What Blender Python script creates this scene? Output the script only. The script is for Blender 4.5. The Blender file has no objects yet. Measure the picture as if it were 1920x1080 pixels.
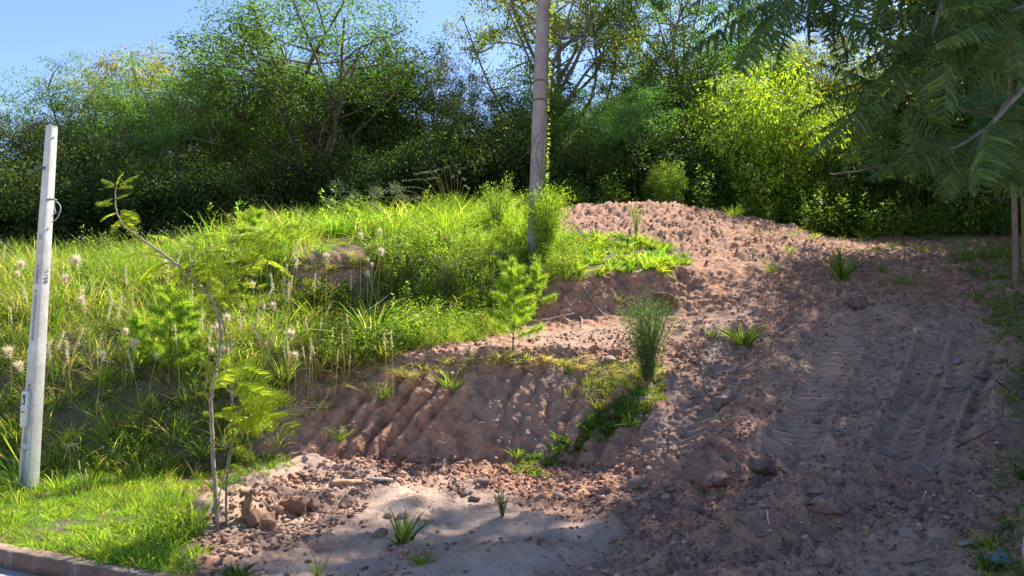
import bpy, math, random
import numpy as np
from mathutils import Vector, Matrix
R = math.radians
rng = np.random.default_rng(11)
random.seed(11)
scn = bpy.context.scene
col = scn.collection

# ------------------------------------------------------------------ camera, sky, sun, exposure
F = 1400.0; CZ = 2.13; PITCH = math.atan(60 / F)
cam_d = bpy.data.cameras.new('camera'); cam_d.sensor_width = 36; cam_d.lens = 36 * F / 1920
cam_d.clip_end = 2000; cam_d.clip_start = 0.05
cam = bpy.data.objects.new('camera', cam_d); col.objects.link(cam)
cam.location = (0, 0, CZ); cam.rotation_euler = (math.pi / 2 + PITCH, 0, 0)
scn.camera = cam
SUN_EL = R(50); SUN_AZ = R(42)                     # azimuth to the right of the view direction (+Y)
world = bpy.data.worlds.new('World'); scn.world = world; world.use_nodes = True
wn = world.node_tree.nodes; wl = world.node_tree.links
sky = wn.new('ShaderNodeTexSky'); sky.sky_type = 'NISHITA'; sky.sun_disc = False
sky.sun_elevation = SUN_EL; sky.sun_rotation = SUN_AZ
sky.air_density = 1.0; sky.dust_density = 0.4; sky.ozone_density = 3.0; sky.altitude = 100
bg = wn['Background']; bg.inputs['Strength'].default_value = 0.098
hs = wn.new('ShaderNodeHueSaturation'); hs.inputs['Saturation'].default_value = 1.08; hs.inputs['Hue'].default_value = 0.508
wl.new(sky.outputs[0], hs.inputs['Color']); wl.new(hs.outputs[0], bg.inputs['Color'])
sd = bpy.data.lights.new('sun', 'SUN'); sd.energy = 4.7; sd.angle = R(0.6); sd.color = (1.0, 0.92, 0.80)
sun = bpy.data.objects.new('sun', sd); col.objects.link(sun)
SD = Vector((math.sin(SUN_AZ) * math.cos(SUN_EL), math.cos(SUN_AZ) * math.cos(SUN_EL), math.sin(SUN_EL)))
sun.rotation_euler = SD.to_track_quat('Z', 'Y').to_euler()
scn.view_settings.view_transform = 'Standard'; scn.view_settings.look = 'None'
scn.view_settings.gamma = 1; scn.view_settings.use_curve_mapping = False
scn.view_settings.exposure = 1.38
try:
    scn.cycles.max_bounces = 6; scn.cycles.diffuse_bounces = 4; scn.cycles.glossy_bounces = 2
    scn.cycles.transmission_bounces = 4; scn.cycles.transparent_max_bounces = 4
    scn.cycles.caustics_reflective = False; scn.cycles.caustics_refractive = False
except Exception: pass

# ------------------------------------------------------------------ helpers
def P(px, py, d):
    a = (px - 960) / F; b = (540 - py) / F
    y = math.cos(PITCH) - b * math.sin(PITCH); z = math.sin(PITCH) + b * math.cos(PITCH)
    return np.array([a / y * d, d, CZ + z / y * d])
def slope(py):
    b = (540 - py) / F
    return (np.sin(PITCH) + b * np.cos(PITCH)) / (np.cos(PITCH) - b * np.sin(PITCH))
def project(v):
    x = v[..., 0]; y = v[..., 1]; z = v[..., 2] - CZ
    c, s = math.cos(PITCH), math.sin(PITCH)
    dep = y * c + z * s; up = -y * s + z * c
    dep = np.maximum(dep, 1e-3)
    return 960 + F * x / dep, 540 - F * up / dep

def tag(o, label=None, cat=None, group=None, kind=None):
    if label: o['label'] = label
    if cat: o['category'] = cat
    if group: o['group'] = group
    if kind: o['kind'] = kind
    return o
def link(name, me, parent=None, mat=None):
    o = bpy.data.objects.new(name, me); col.objects.link(o)
    if parent: o.parent = parent
    if mat is not None and me is not None and len(me.materials) == 0: me.materials.append(mat)
    return o
def empty(name, loc=(0, 0, 0), rz=0):
    o = bpy.data.objects.new(name, None); col.objects.link(o); o.location = loc; o.rotation_euler = (0, 0, rz)
    o.empty_display_size = 0.1
    return o
def copy_tree(o, parent=None):
    c = o.copy(); col.objects.link(c)
    if parent: c.parent = parent
    for ch in list(o.children): copy_tree(ch, c)
    return c

class Batch:
    """collects vertices, faces (same-size arrays), and a colour per vertex"""
    def __init__(s): s.V = []; s.Fs = []; s.C = []; s.n = 0
    def add(s, V, faces, C):
        V = np.asarray(V, float).reshape(-1, 3); C = np.asarray(C, float)
        if C.ndim == 1: C = np.tile(C, (len(V), 1))
        s.V.append(V); s.C.append(C)
        for f in faces:
            f = np.asarray(f, np.int64)
            if f.size: s.Fs.append(f + s.n)
        s.n += len(V); return s
    def mesh(s, name='mesh', smooth=False, attrs=None):
        V = np.concatenate(s.V); C = np.concatenate(s.C)
        loops = np.concatenate([f.ravel() for f in s.Fs]).astype(np.int32)
        sizes = np.concatenate([np.full(len(f), f.shape[1]) for f in s.Fs]).astype(np.int32)
        starts = np.concatenate([[0], np.cumsum(sizes)[:-1]]).astype(np.int32)
        me = bpy.data.meshes.new(name)
        me.vertices.add(len(V)); me.vertices.foreach_set('co', V.astype(np.float32).ravel())
        me.loops.add(len(loops)); me.loops.foreach_set('vertex_index', loops)
        me.polygons.add(len(sizes)); me.polygons.foreach_set('loop_start', starts)
        try: me.polygons.foreach_set('loop_total', sizes)
        except Exception: pass
        if smooth: me.polygons.foreach_set('use_smooth', np.ones(len(sizes), bool))
        a = me.attributes.new('col', 'FLOAT_COLOR', 'POINT')
        a.data.foreach_set('color', np.concatenate([C, np.ones((len(C), 1))], 1).astype(np.float32).ravel())
        if attrs:
            for k, v in attrs.items():
                at = me.attributes.new(k, 'FLOAT', 'POINT'); at.data.foreach_set('value', v.astype(np.float32).ravel())
        me.update(calc_edges=True)
        return me

def unit(v): return v / (np.linalg.norm(v, axis=-1, keepdims=True) + 1e-9)
def rand_dirs(n, r=rng): return unit(r.normal(size=(n, 3)))
def palette(cols, n, var=0.18, r=rng):
    cols = np.asarray(cols, float); i = r.integers(0, len(cols), n); j = r.integers(0, len(cols), n); t = r.random((n, 1))
    return (cols[i] * t + cols[j] * (1 - t)) * (1 + r.normal(0, var, (n, 1))).clip(0.5, 1.7)

def blades(B, base, up, L, W, bend, C, segs=3, tipc=None):
    """grass blades: base (n,3), up dir (n,3), length, width, bend vec (n,3)"""
    n = len(base); L = np.broadcast_to(L, n); W = np.broadcast_to(W, n)
    side = unit(np.cross(up, rand_dirs(n)))
    V = np.zeros((n, 2 * segs + 1, 3)); prof = [1, .9, .65, .4, .2]
    for k in range(segs + 1):
        t = k / segs
        c = base + up * (L * t * (1 - .18 * t))[:, None] + bend * (L * t * t)[:, None]
        if k < segs:
            w = side * (W * prof[k] * .5)[:, None]
            V[:, 2 * k] = c - w; V[:, 2 * k + 1] = c + w
        else: V[:, 2 * k] = c
    m = 2 * segs + 1; o = (np.arange(n) * m)[:, None]
    quads = np.concatenate([o + np.array([2 * k, 2 * k + 1, 2 * k + 3, 2 * k + 2]) for k in range(segs - 1)]) if segs > 1 else np.zeros((0, 4), int)
    tris = o + np.array([2 * segs - 2, 2 * segs - 1, 2 * segs])
    CC = np.repeat(C[:, None, :], m, 1)
    if tipc is not None: CC[:, -3:] = CC[:, -3:] * .5 + tipc[:, None, :] * .5
    B.add(V, [quads, tris], CC.reshape(-1, 3))

def leaves(B, pos, d, nrm, L, W, C, fold=.15):
    """diamond leaves: one folded quad each"""
    n = len(pos); L = np.broadcast_to(L, n)[:, None]; W = np.broadcast_to(W, n)[:, None]
    s = unit(np.cross(d, nrm)); nn = np.cross(s, d)
    V = np.stack([pos, pos + d * L * .45 - s * W * .5 + nn * W * fold, pos + d * L, pos + d * L * .45 + s * W * .5 + nn * W * fold], 1)
    o = (np.arange(n) * 4)[:, None]
    B.add(V, [o + np.array([0, 1, 2, 3])], np.repeat(C[:, None, :], 4, 1).reshape(-1, 3))

def tube(B, pts, rad, C, sides=6, cap=True):
    pts = np.asarray(pts, float); n = len(pts); rad = np.broadcast_to(rad, n)
    tan = unit(np.gradient(pts, axis=0)); ref = np.array([0.13, 0.97, 0.2]) if abs(tan[0][1]) < .9 else np.array([1., 0, 0])
    a = unit(np.cross(tan, ref)); b = np.cross(tan, a)
    th = np.arange(sides) / sides * 2 * math.pi
    V = pts[:, None] + (a[:, None] * np.cos(th)[None, :, None] + b[:, None] * np.sin(th)[None, :, None]) * rad[:, None, None]
    i = np.arange(n - 1)[:, None] * sides; k = np.arange(sides)[None]; k2 = (k + 1) % sides
    q = np.stack([i + k, i + k2, i + sides + k2, i + sides + k], -1).reshape(-1, 4)
    fs = [q]
    if cap: fs += [np.arange(sides)[None, ::-1], (n - 1) * sides + np.arange(sides)[None]]
    C = np.asarray(C, float)
    B.add(V, fs, C)
def curve(pts, n=16):
    """Catmull-Rom through control points"""
    p = np.asarray(pts, float); p = np.vstack([2 * p[0] - p[1], p, 2 * p[-1] - p[-2]]); out = []
    m = len(p) - 3; per = max(2, n // m)
    for i in range(m):
        for t in np.arange(per) / per:
            a, b, c, d = p[i:i + 4]
            out.append(.5 * ((2 * b) + (c - a) * t + (2 * a - 5 * b + 4 * c - d) * t * t + (3 * b - a - 3 * c + d) * t ** 3))
    out.append(p[-2]); return np.array(out)
def box(B, c, h, C, rot=None, cham=0.0, taper=1.0):
    x, y, z = h
    v = np.array([[sx * x * (taper if sz > 0 else 1), sy * y * (taper if sz > 0 else 1), sz * z] for sz in (-1, 1) for sx, sy in ((-1, -1), (1, -1), (1, 1), (-1, 1))], float)
    if rot is not None: v = v @ np.array(rot).T
    B.add(v + np.asarray(c), [np.array([[3, 2, 1, 0], [4, 5, 6, 7], [0, 1, 5, 4], [1, 2, 6, 5], [2, 3, 7, 6], [3, 0, 4, 7]])], C)

# gradient noise, vectorised
_perm = rng.permutation(512).astype(np.int64); _perm = np.concatenate([_perm, _perm, _perm[:8]]); _g = rand_dirs(512, np.random.default_rng(3))
def noise(p):
    i = np.floor(p).astype(np.int64); f = p - i; u = f * f * f * (f * (f * 6 - 15) + 10); i &= 511
    out = np.zeros(p.shape[:-1])
    for dx in (0, 1):
        for dy in (0, 1):
            for dz in (0, 1):
                h = _perm[_perm[(_perm[(i[..., 0] + dx) & 511] + i[..., 1] + dy) & 511] + ((i[..., 2] + dz) & 511)] if False else \
                    _perm[(_perm[(_perm[(i[..., 0] + dx) & 511] + i[..., 1] + dy) & 511] + i[..., 2] + dz) & 511]
                g = _g[h]
                w = (u[..., 0] if dx else 1 - u[..., 0]) * (u[..., 1] if dy else 1 - u[..., 1]) * (u[..., 2] if dz else 1 - u[..., 2])
                out += w * ((f[..., 0] - dx) * g[..., 0] + (f[..., 1] - dy) * g[..., 1] + (f[..., 2] - dz) * g[..., 2])
    return out * 1.6
def fbm(p, octs=4, lac=2.1, gain=.5):
    a = 1; s = 0
    for k in range(octs): s = s + a * noise(p + k * 17.3); p = p * lac; a *= gain
    return s
def blur(a, s0, s1):
    for ax, s in ((0, s0), (1, s1)):
        if s <= 0: continue
        k = np.exp(-.5 * (np.arange(-3 * s, 3 * s + 1) / s) ** 2); k /= k.sum(); r = len(k) // 2
        pad = [(0, 0)] * a.ndim; pad[ax] = (r, r); b = np.pad(a, pad, mode='edge'); out = np.zeros_like(a)
        for j, w in enumerate(k): out += w * np.take(b, np.arange(j, j + a.shape[ax]), axis=ax)
        a = out
    return a
def inpoly(x, y, poly):
    c = np.zeros(x.shape, bool); n = len(poly)
    for i in range(n):
        x1, y1 = poly[i]; x2, y2 = poly[i - 1]
        if y1 == y2: continue
        c ^= ((y1 > y) != (y2 > y)) & (x < (x2 - x1) * (y - y1) / (y2 - y1) + x1)
    return c
def segdist(x, y, pts):
    """distance and arc length along a polyline, in the plane"""
    best = np.full(x.shape, 1e9); along = np.zeros(x.shape); sgn = np.zeros(x.shape); s0 = 0
    for (x1, y1), (x2, y2) in zip(pts[:-1], pts[1:]):
        dx, dy = x2 - x1, y2 - y1; L = math.hypot(dx, dy); t = (((x - x1) * dx + (y - y1) * dy) / L / L).clip(0, 1)
        d = np.hypot(x - x1 - t * dx, y - y1 - t * dy); m = d < best
        best = np.where(m, d, best); along = np.where(m, s0 + t * L, along)
        sgn = np.where(m, np.sign((x - x1) * dy - (y - y1) * dx), sgn); s0 += L
    return best, along, sgn

# ------------------------------------------------------------------ materials
def nt(name):
    m = bpy.data.materials.new(name); m.use_nodes = True; t = m.node_tree
    for n in list(t.nodes): t.nodes.remove(n)
    out = t.nodes.new('ShaderNodeOutputMaterial'); return m, t, out
def N(t, kind, **kw):
    n = t.nodes.new(kind)
    for k, v in kw.items():
        if k in n.inputs: n.inputs[k].default_value = v
        else: setattr(n, k, v)
    return n
def mixc(t, fac, a, b, blend='MIX'):
    n = t.nodes.new('ShaderNodeMix'); n.data_type = 'RGBA'; n.blend_type = blend
    for sock, v in ((n.inputs[0], fac), (n.inputs[6], a), (n.inputs[7], b)):
        if hasattr(v, 'links') or isinstance(v, bpy.types.NodeSocket): t.links.new(v, sock)
        else: sock.default_value = v if not isinstance(v, tuple) or len(v) == 4 else v + (1,)
    return n.outputs[2]
def mathn(t, op, a, b=0.0, clamp=False):
    n = t.nodes.new('ShaderNodeMath'); n.operation = op; n.use_clamp = clamp
    for s, v in ((n.inputs[0], a), (n.inputs[1], b)):
        if isinstance(v, bpy.types.NodeSocket): t.links.new(v, s)
        else: s.default_value = v
    return n.outputs[0]
def attr(t, name, out='Fac'):
    n = t.nodes.new('ShaderNodeAttribute'); n.attribute_name = name; return n.outputs[out]

def foliage_mat(name, trans=.45, tint=(1.55, 1.45, .45), rough=.5, objvar=0.0, spec=.35):
    m, t, out = nt(name)
    c = attr(t, 'col', 'Color')
    if objvar:
        oi = t.nodes.new('ShaderNodeObjectInfo')
        hsv = t.nodes.new('ShaderNodeHueSaturation')
        mr = N(t, 'ShaderNodeMapRange'); mr.inputs['To Min'].default_value = .5 - objvar * .022; mr.inputs['To Max'].default_value = .5 + objvar * .035
        t.links.new(oi.outputs['Random'], mr.inputs['Value']); t.links.new(mr.outputs[0], hsv.inputs['Hue'])
        w = N(t, 'ShaderNodeTexWhiteNoise', noise_dimensions='1D'); t.links.new(oi.outputs['Random'], w.inputs['W'])
        mv = N(t, 'ShaderNodeMapRange'); mv.inputs['To Min'].default_value = 1 - objvar * .3; mv.inputs['To Max'].default_value = 1 + objvar * .35
        t.links.new(w.outputs['Value'], mv.inputs['Value']); t.links.new(mv.outputs[0], hsv.inputs['Value'])
        t.links.new(c, hsv.inputs['Color']); c = hsv.outputs[0]
        c = mixc(t, 1.0, c, oi.outputs['Color'], 'MULTIPLY')
    p = N(t, 'ShaderNodeBsdfPrincipled', Roughness=rough); p.inputs['Specular IOR Level'].default_value = spec
    t.links.new(c, p.inputs['Base Color'])
    tr = t.nodes.new('ShaderNodeBsdfTranslucent'); t.links.new(mixc(t, 1.0, c, tint, 'MULTIPLY'), tr.inputs['Color'])
    mx = t.nodes.new('ShaderNodeMixShader'); mx.inputs[0].default_value = trans
    t.links.new(p.outputs[0], mx.inputs[1]); t.links.new(tr.outputs[0], mx.inputs[2]); t.links.new(mx.outputs[0], out.inputs[0])
    return m
def rough_mat(name, rough=.9, nscale=30, amt=.35, bump=.3, bscale=60, spec=.2, fac2=None):
    """solid material: 'col' vertex colour broken by two noises, fine bump"""
    m, t, out = nt(name); c = attr(t, 'col', 'Color'); tc = t.nodes.new('ShaderNodeTexCoord')
    n1 = N(t, 'ShaderNodeTexNoise', Scale=nscale, Detail=8, Roughness=.65); t.links.new(tc.outputs['Object'], n1.inputs['Vector'])
    mr = N(t, 'ShaderNodeMapRange'); mr.inputs['From Min'].default_value = .3; mr.inputs['From Max'].default_value = .7
    mr.inputs['To Min'].default_value = 1 - amt; mr.inputs['To Max'].default_value = 1 + amt; t.links.new(n1.outputs['Fac'], mr.inputs['Value'])
    vm = t.nodes.new('ShaderNodeVectorMath'); vm.operation = 'SCALE'; t.links.new(c, vm.inputs[0]); t.links.new(mr.outputs[0], vm.inputs['Scale'])
    p = N(t, 'ShaderNodeBsdfPrincipled', Roughness=rough); p.inputs['Specular IOR Level'].default_value = spec
    t.links.new(vm.outputs[0], p.inputs['Base Color'])
    n2 = N(t, 'ShaderNodeTexNoise', Scale=bscale, Detail=6, Roughness=.7); t.links.new(tc.outputs['Object'], n2.inputs['Vector'])
    b = N(t, 'ShaderNodeBump', Strength=bump, Distance=.01); t.links.new(n2.outputs['Fac'], b.inputs['Height']); t.links.new(b.outputs[0], p.inputs['Normal'])
    t.links.new(p.outputs[0], out.inputs[0]); return m
M_leaf = foliage_mat('leaf_surface', .5, rough=.55, spec=.28, objvar=1.0)
M_grass = foliage_mat('grass_blade', .58, (1.35, 1.5, .5), .45, spec=.3)
M_frond = foliage_mat('compound_leaf', .42, (1.5, 1.45, .5), .5)
M_dry = foliage_mat('dry_straw', .35, (1.3, 1.25, 1.0), .8, spec=.1)
M_bark = rough_mat('bark', .9, 12, .4, .8, 40)
M_conc = rough_mat('concrete', .85, 5, .24, .5, 45, .25)
M_kerb = rough_mat('kerb_concrete', .9, 5, .3, .6, 90, .2)
M_rock = rough_mat('stone', .8, 14, .3, .6, 30, .35)
M_clod = rough_mat('soil_clod', .95, 20, .3, .8, 60, .1)
M_plain = rough_mat('painted_surface', .45, 20, .06, .1, 60, .5)
M_road = rough_mat('road_surface', .85, 40, .35, 1.0, 160, .3)

def ground_mat():
    m, t, out = nt('excavated_soil'); tc = t.nodes.new('ShaderNodeTexCoord'); O = tc.outputs['Object']
    def nz(sc, det=6, ro=.6, dist=0.):
        n = N(t, 'ShaderNodeTexNoise', Scale=sc, Detail=det, Roughness=ro, Distortion=dist); t.links.new(O, n.inputs['Vector']); return n.outputs['Fac']
    def ramp(f, a, b):
        r = N(t, 'ShaderNodeMapRange', interpolation_type='SMOOTHSTEP'); r.inputs['From Min'].default_value = a; r.inputs['From Max'].default_value = b
        t.links.new(f, r.inputs['Value']); return r.outputs[0]
    c = mixc(t, ramp(nz(.9, 8), .35, .65), (.56, .262, .145), (.66, .35, .21))
    c = mixc(t, ramp(nz(5, 8, .7), .42, .66), c, (.17, .085, .062))
    c = mixc(t, mathn(t, 'MULTIPLY', ramp(nz(2.3, 8, .7, 1.2), .58, .7), .7), c, (.60, .42, .32))
    sandc = mixc(t, ramp(nz(3, 8, .65), .35, .7), (.74, .54, .42), (.62, .43, .32))
    sandc = mixc(t, ramp(nz(38, 5, .7), .52, .7), sandc, (.42, .30, .24))
    c = mixc(t, attr(t, 'sand'), c, sandc)
    orc = mixc(t, ramp(nz(9, 6, .6), .4, .6), (.52, .27, .15), (.5, .40, .33))
    c = mixc(t, attr(t, 'orange'), c, orc)
    c = mixc(t, mathn(t, 'MULTIPLY', attr(t, 'grey'), ramp(nz(3.5, 7, .7), .3, .6)), c, (.30, .23, .20))
    gc = mixc(t, ramp(nz(14, 7, .7), .35, .65), (.055, .045, .02), (.045, .065, .018))
    c = mixc(t, attr(t, 'grass'), c, gc)
    vo = N(t, 'ShaderNodeTexVoronoi', Scale=26, Randomness=1.0); t.links.new(O, vo.inputs['Vector'])
    c = mixc(t, mathn(t, 'MULTIPLY', ramp(vo.outputs['Distance'], .02, .55), .35), c, (.42, .32, .27))
    c = mixc(t, mathn(t, 'MULTIPLY', ramp(nz(70, 4, .8), .52, .75), .35), c, (.10, .06, .045))
    p = N(t, 'ShaderNodeBsdfPrincipled', Roughness=.93); p.inputs['Specular IOR Level'].default_value = .15
    t.links.new(c, p.inputs['Base Color'])
    h = mathn(t, 'ADD', mathn(t, 'MULTIPLY', nz(28, 8, .75), .6), mathn(t, 'MULTIPLY', nz(95, 5, .7), .35))
    b = N(t, 'ShaderNodeBump', Strength=1.0, Distance=.05); t.links.new(h, b.inputs['Height']); t.links.new(b.outputs[0], p.inputs['Normal'])
    t.links.new(p.outputs[0], out.inputs[0]); return m
M_ground = ground_mat()

# ------------------------------------------------------------------ the hillside
KH = 0.13                                                # kerb top
def kerb_y(x): return 6.83 - 0.4255 * (x + 4.68)
prof = {   # image column -> (distance, image row) of the landform's breaks, from the flat up to the far side of the crest
 -1100: [(13.5,812),(15,798),(15.5,700),(16,640),(17,590),(18,560),(19.5,540),(22,530),(26,530)],
 -400: [(10.5,878),(11.2,868),(11.7,760),(12.3,660),(13.4,590),(14.5,545),(16,525),(18,515),(22,520)],
 0:    [(8.4,945),(9.6,898),(10.1,780),(10.8,650),(12,585),(13.3,540),(15,522),(17,512),(21,520)],
 300:  [(8.3,950),(9.8,890),(10.3,780),(11.0,655),(12.2,580),(13.3,530),(15,505),(17,492),(21,500)],
 560:  [(8.2,955),(9.9,884),(10.4,790),(11.0,680),(12.5,605),(13.0,475),(14.5,448),(17,440),(20,450)],
 750:  [(7.8,980),(10.2,870),(10.6,785),(11.2,668),(13,612),(13.7,480),(15,448),(18,428),(21,440)],
 960:  [(7.6,990),(10.2,872),(10.6,785),(11.3,648),(13.6,612),(14.1,520),(15.5,470),(19,402),(22,430)],
 1130: [(7.4,1000),(9.9,882),(10.4,790),(11.5,646),(14,600),(14.5,512),(16.5,462),(20,378),(23,425)],
 1240: [(7.0,1010),(9.0,888),(10.1,790),(11.9,650),(14.3,590),(14.9,500),(17,462),(20,374),(23,430)],
 1400: [(6.3,1012),(8.4,866),(10,762),(12,652),(14,572),(15.5,508),(17.5,474),(20.5,402),(23.5,435)],
 1560: [(5.9,1020),(8.3,856),(10,760),(12,650),(14,570),(16,505),(18,474),(21,448),(25,450)],
 1750: [(5.5,1035),(8.2,850),(10,750),(12,640),(14,560),(16,500),(19,466),(22,440),(26,442)],
 1890: [(4.9,1060),(7.8,840),(9.6,735),(11.5,620),(13.5,545),(15.5,495),(19,462),(22,440),(26,442)],
 2080: [(4.6,1000),(7.0,780),(9,690),(11,590),(13,525),(15.5,480),(19,450),(22,435),(26,440)],
 3100: [(4.2,1060),(6.0,860),(8,710),(10.5,600),(13,530),(15.5,480),(19,450),(22,435),(26,440)]}
keys = sorted(prof); kx = (np.array(keys) - 960) / F
t_in = np.linspace(-.72, .72, 760); t_l = np.linspace(-1.5, -.735, 60); t_r = np.linspace(.735, 1.55, 60)
T = np.concatenate([t_l, t_in, t_r]); PXc = T * F + 960
D = np.zeros((12, len(T))); Z = np.zeros((12, len(T)))
tk = np.tan(PITCH)
D[0] = 4.84 / (1 + .4255 * T); Z[0] = KH - .01
for k in range(9):
    D[k + 1] = np.interp(PXc, keys, [prof[q][k][0] for q in keys])
    Z[k + 1] = CZ + D[k + 1] * slope(np.interp(PXc, keys, [prof[q][k][1] for q in keys]))
Z[1] = np.where(PXc < 1300, Z[1].clip(.08, .2), Z[1]); 
D[10] = 60; Z[10] = Z[9] + 3.0; D[11] = 600; Z[11] = 4.5
for k in range(1, 10): D[k] = blur(D[k][:, None], 14, 0)[:, 0]; Z[k] = blur(Z[k][:, None], 14, 0)[:, 0]
D[1] = np.maximum(D[1], D[0] + .5)
for k in range(2, 10): D[k] = np.maximum(D[k], D[k-1] + .15)
cnt = [84, 125, 130, 140, 90, 50, 32, 44, 12, 10, 8]
rows_d = []; rows_z = []
for k, c in enumerate(cnt):
    for s in np.arange(c) / c:
        if k == 9: s = s ** 1.8
        if k == 10: s = s ** 2
        rows_d.append(D[k] * (1 - s) + D[k + 1] * s); rows_z.append(Z[k] * (1 - s) + Z[k + 1] * s)
rows_d.append(D[11]); rows_z.append(Z[11])
GD = np.array(rows_d); GZ = np.array(rows_z); n_in = sum(cnt[:9])
GD2 = blur(GD, 4, 0); GZ2 = blur(GZ, 4, 0); GD[3:n_in] = GD2[3:n_in]; GZ[3:n_in] = GZ2[3:n_in]
G = np.stack([T[None] * GD, GD, GZ], -1)
VROW = np.repeat(np.arange(len(cnt)), cnt); VROW = np.append(VROW, 11)[:, None] + 0 * GD
def normals(G):
    a = np.gradient(G, axis=1); b = np.gradient(G, axis=0); return unit(np.cross(a, b))
PXg, PYg = project(G)
def pm(poly, s0=5, s1=5): return blur(inpoly(PXg, PYg, poly).astype(float), s0, s1)
far = (GD > 26)
# --- regions of the surface
grass_m = pm([(-3000, 1100), (330, 1100), (390, 1000), (345, 940), (380, 880), (470, 860), (560, 700), (600, 640), (660, 660), (760, 640), (860, 620), (960, 560), (1010, 525),
              (1280, 500), (1290, 470), (1080, 440), (900, 405), (700, 380), (-3000, 380)], 4, 6)
grass_m = np.maximum(grass_m, np.where((GD > 22.3) | ((PXg > 1930) & (GD > 5)), 1.0, 0.0))
grass_m *= 1 - .9 * pm([(556, 545), (560, 500), (610, 482), (700, 468), (718, 480), (695, 505), (640, 535)], 2, 3)
grass_m = blur(grass_m, 2, 3)
mound_m = pm([(1060, 440), (1060, 380), (1180, 360), (1300, 360), (1480, 410), (1560, 470), (1420, 500), (1290, 490), (1180, 470)])
sand_m = pm([(700, 905), (860, 890), (1000, 960), (1180, 990), (1000, 1120), (700, 1300), (380, 1300), (420, 1075), (600, 1010), (640, 960)], 8, 10)
sand_m = np.maximum(sand_m, .5 * pm([(880, 640), (1100, 615), (1300, 600), (1420, 560), (1420, 600), (1250, 640), (1100, 650), (900, 665)], 4, 8))
sand_m = np.maximum(sand_m, .15 * mound_m)
sand_m = np.maximum(sand_m, .8 * pm([(350, 990), (440, 900), (560, 885), (720, 900), (700, 960), (560, 1030), (420, 1060)], 5, 8))
ramp_m = pm([(1200, 1300), (1180, 960), (1260, 800), (1300, 640), (1400, 560), (1560, 500), (1880, 500), (1960, 1300)], 8, 8)
sand_m = np.maximum(sand_m, .45 * pm([(1380, 860), (1480, 620), (1600, 560), (1880, 590), (1890, 800), (1800, 900), (1500, 880)], 8, 10))
sand_m = np.maximum(sand_m, .5 * pm([(1620, 1000), (1800, 960), (1850, 1100), (1600, 1200)], 8, 10))
sand_m *= np.clip(.95 + .8 * fbm(G * 1.7, 4), 0, 1)
bank_m = pm([(560, 880), (620, 740), (760, 700), (900, 690), (1240, 690), (1240, 800), (1120, 870), (960, 885), (700, 880)], 4, 6)
orange_m = pm([(1650, 690), (1750, 640), (1870, 650), (1890, 700), (1800, 760), (1700, 740)], 5, 8) * np.clip(.2 + 1.6 * fbm(G * 2.6, 3), 0, .85)
for q in ([(905, 800), (925, 750), (935, 770), (915, 815)], [(872, 815), (885, 792), (890, 800), (878, 822)], [(1100, 790), (1105, 755), (1125, 755), (1120, 790)]):
    orange_m = np.maximum(orange_m, .9 * pm(q, 1, 1))
for q in ([(1600, 740), (1625, 700), (1640, 660), (1700, 650), (1690, 700)],):
    orange_m = np.maximum(orange_m, .3 * pm(q, 4, 4))
grey_m = np.maximum(pm([(1180, 900), (1200, 780), (1270, 690), (1330, 600), (1420, 620), (1400, 720), (1330, 830), (1250, 930)], 8, 8), .5 * pm([(880, 690), (1240, 690), (1240, 850), (1020, 880), (880, 800)], 5, 5))
grey_m = np.maximum(grey_m, pm([(1790, 725), (1850, 690), (1880, 720), (1830, 760)], 3, 3))
# --- relief
def gw(px, py):                        # ground point seen at a pixel, plane coordinates
    i = np.argmin((PXg - px) ** 2 + (PYg - py) ** 2 + 400 * far); return G.reshape(-1, 3)[i][:2]
disp = np.zeros(GD.shape); soil = 1 - grass_m
base_n = fbm(G * 1.1, 4)
disp += .05 * base_n * (.6 + .4 * soil)
cl1 = np.abs(noise(G * 4.2)) ; cl2 = np.abs(noise(G * 9.5 + 5)); cl3 = np.abs(noise(G * 21 + 9)); lump = (fbm(G * 2.0 + 3, 3) * .5 + .5).clip(0, 1)
def worley(p, seed=0):
    p = p.astype(np.float32); i = np.floor(p).astype(np.int64); f = (p - i).astype(np.float32); F1 = np.full(p.shape[:-1], 9., np.float32); F2 = F1.copy(); H = np.zeros_like(F1)
    tab = np.random.default_rng(seed).random((512, 4)).astype(np.float32)
    for dx in (-1, 0, 1):
        for dy in (-1, 0, 1):
            for dz in (-1, 0, 1):
                h = _perm[(_perm[(_perm[(i[..., 0] + dx) & 511] + i[..., 1] + dy) & 511] + i[..., 2] + dz) & 511]; t = tab[h]
                d = (f[..., 0] - dx - t[..., 0]) ** 2 + (f[..., 1] - dy - t[..., 1]) ** 2 + (f[..., 2] - dz - t[..., 2]) ** 2
                F2 = np.where(d < F1, F1, np.minimum(F2, d)); H = np.where(d < F1, t[..., 3], H); F1 = np.minimum(F1, d)
    return np.sqrt(F1), np.sqrt(F2), H
near = (GD < 22.5); Gn = G + .02 * np.stack([noise(G * 12), noise(G * 12 + 7), noise(G * 12 + 13)], -1)
wk1 = np.zeros(GD.shape); wk2 = np.zeros(GD.shape)
f1, f2, hh_ = worley(Gn[near] * 5.5, 1); wk1[near] = np.clip((f2 - f1) * 2.2, 0, 1) * (.25 + .9 * hh_ ** 2)
f1, f2, hh_ = worley(Gn[near] * 13 + 3, 2); wk2[near] = np.clip((f2 - f1) * 2.2, 0, 1) * (.2 + 1.0 * hh_ ** 2)
rough = soil * (.45 + .55 * lump) * (1 - .62 * sand_m * (1 - mound_m)) * (1 - .45 * bank_m)
disp += rough * (.06 * cl1 + .03 * cl2 + .035 * cl3 + .085 * wk1 * (.4 + lump) + .055 * wk2) - rough * .06
disp += mound_m * (.13 * np.abs(noise(G * 3.0 + 1)) + .09 * cl2)
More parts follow.
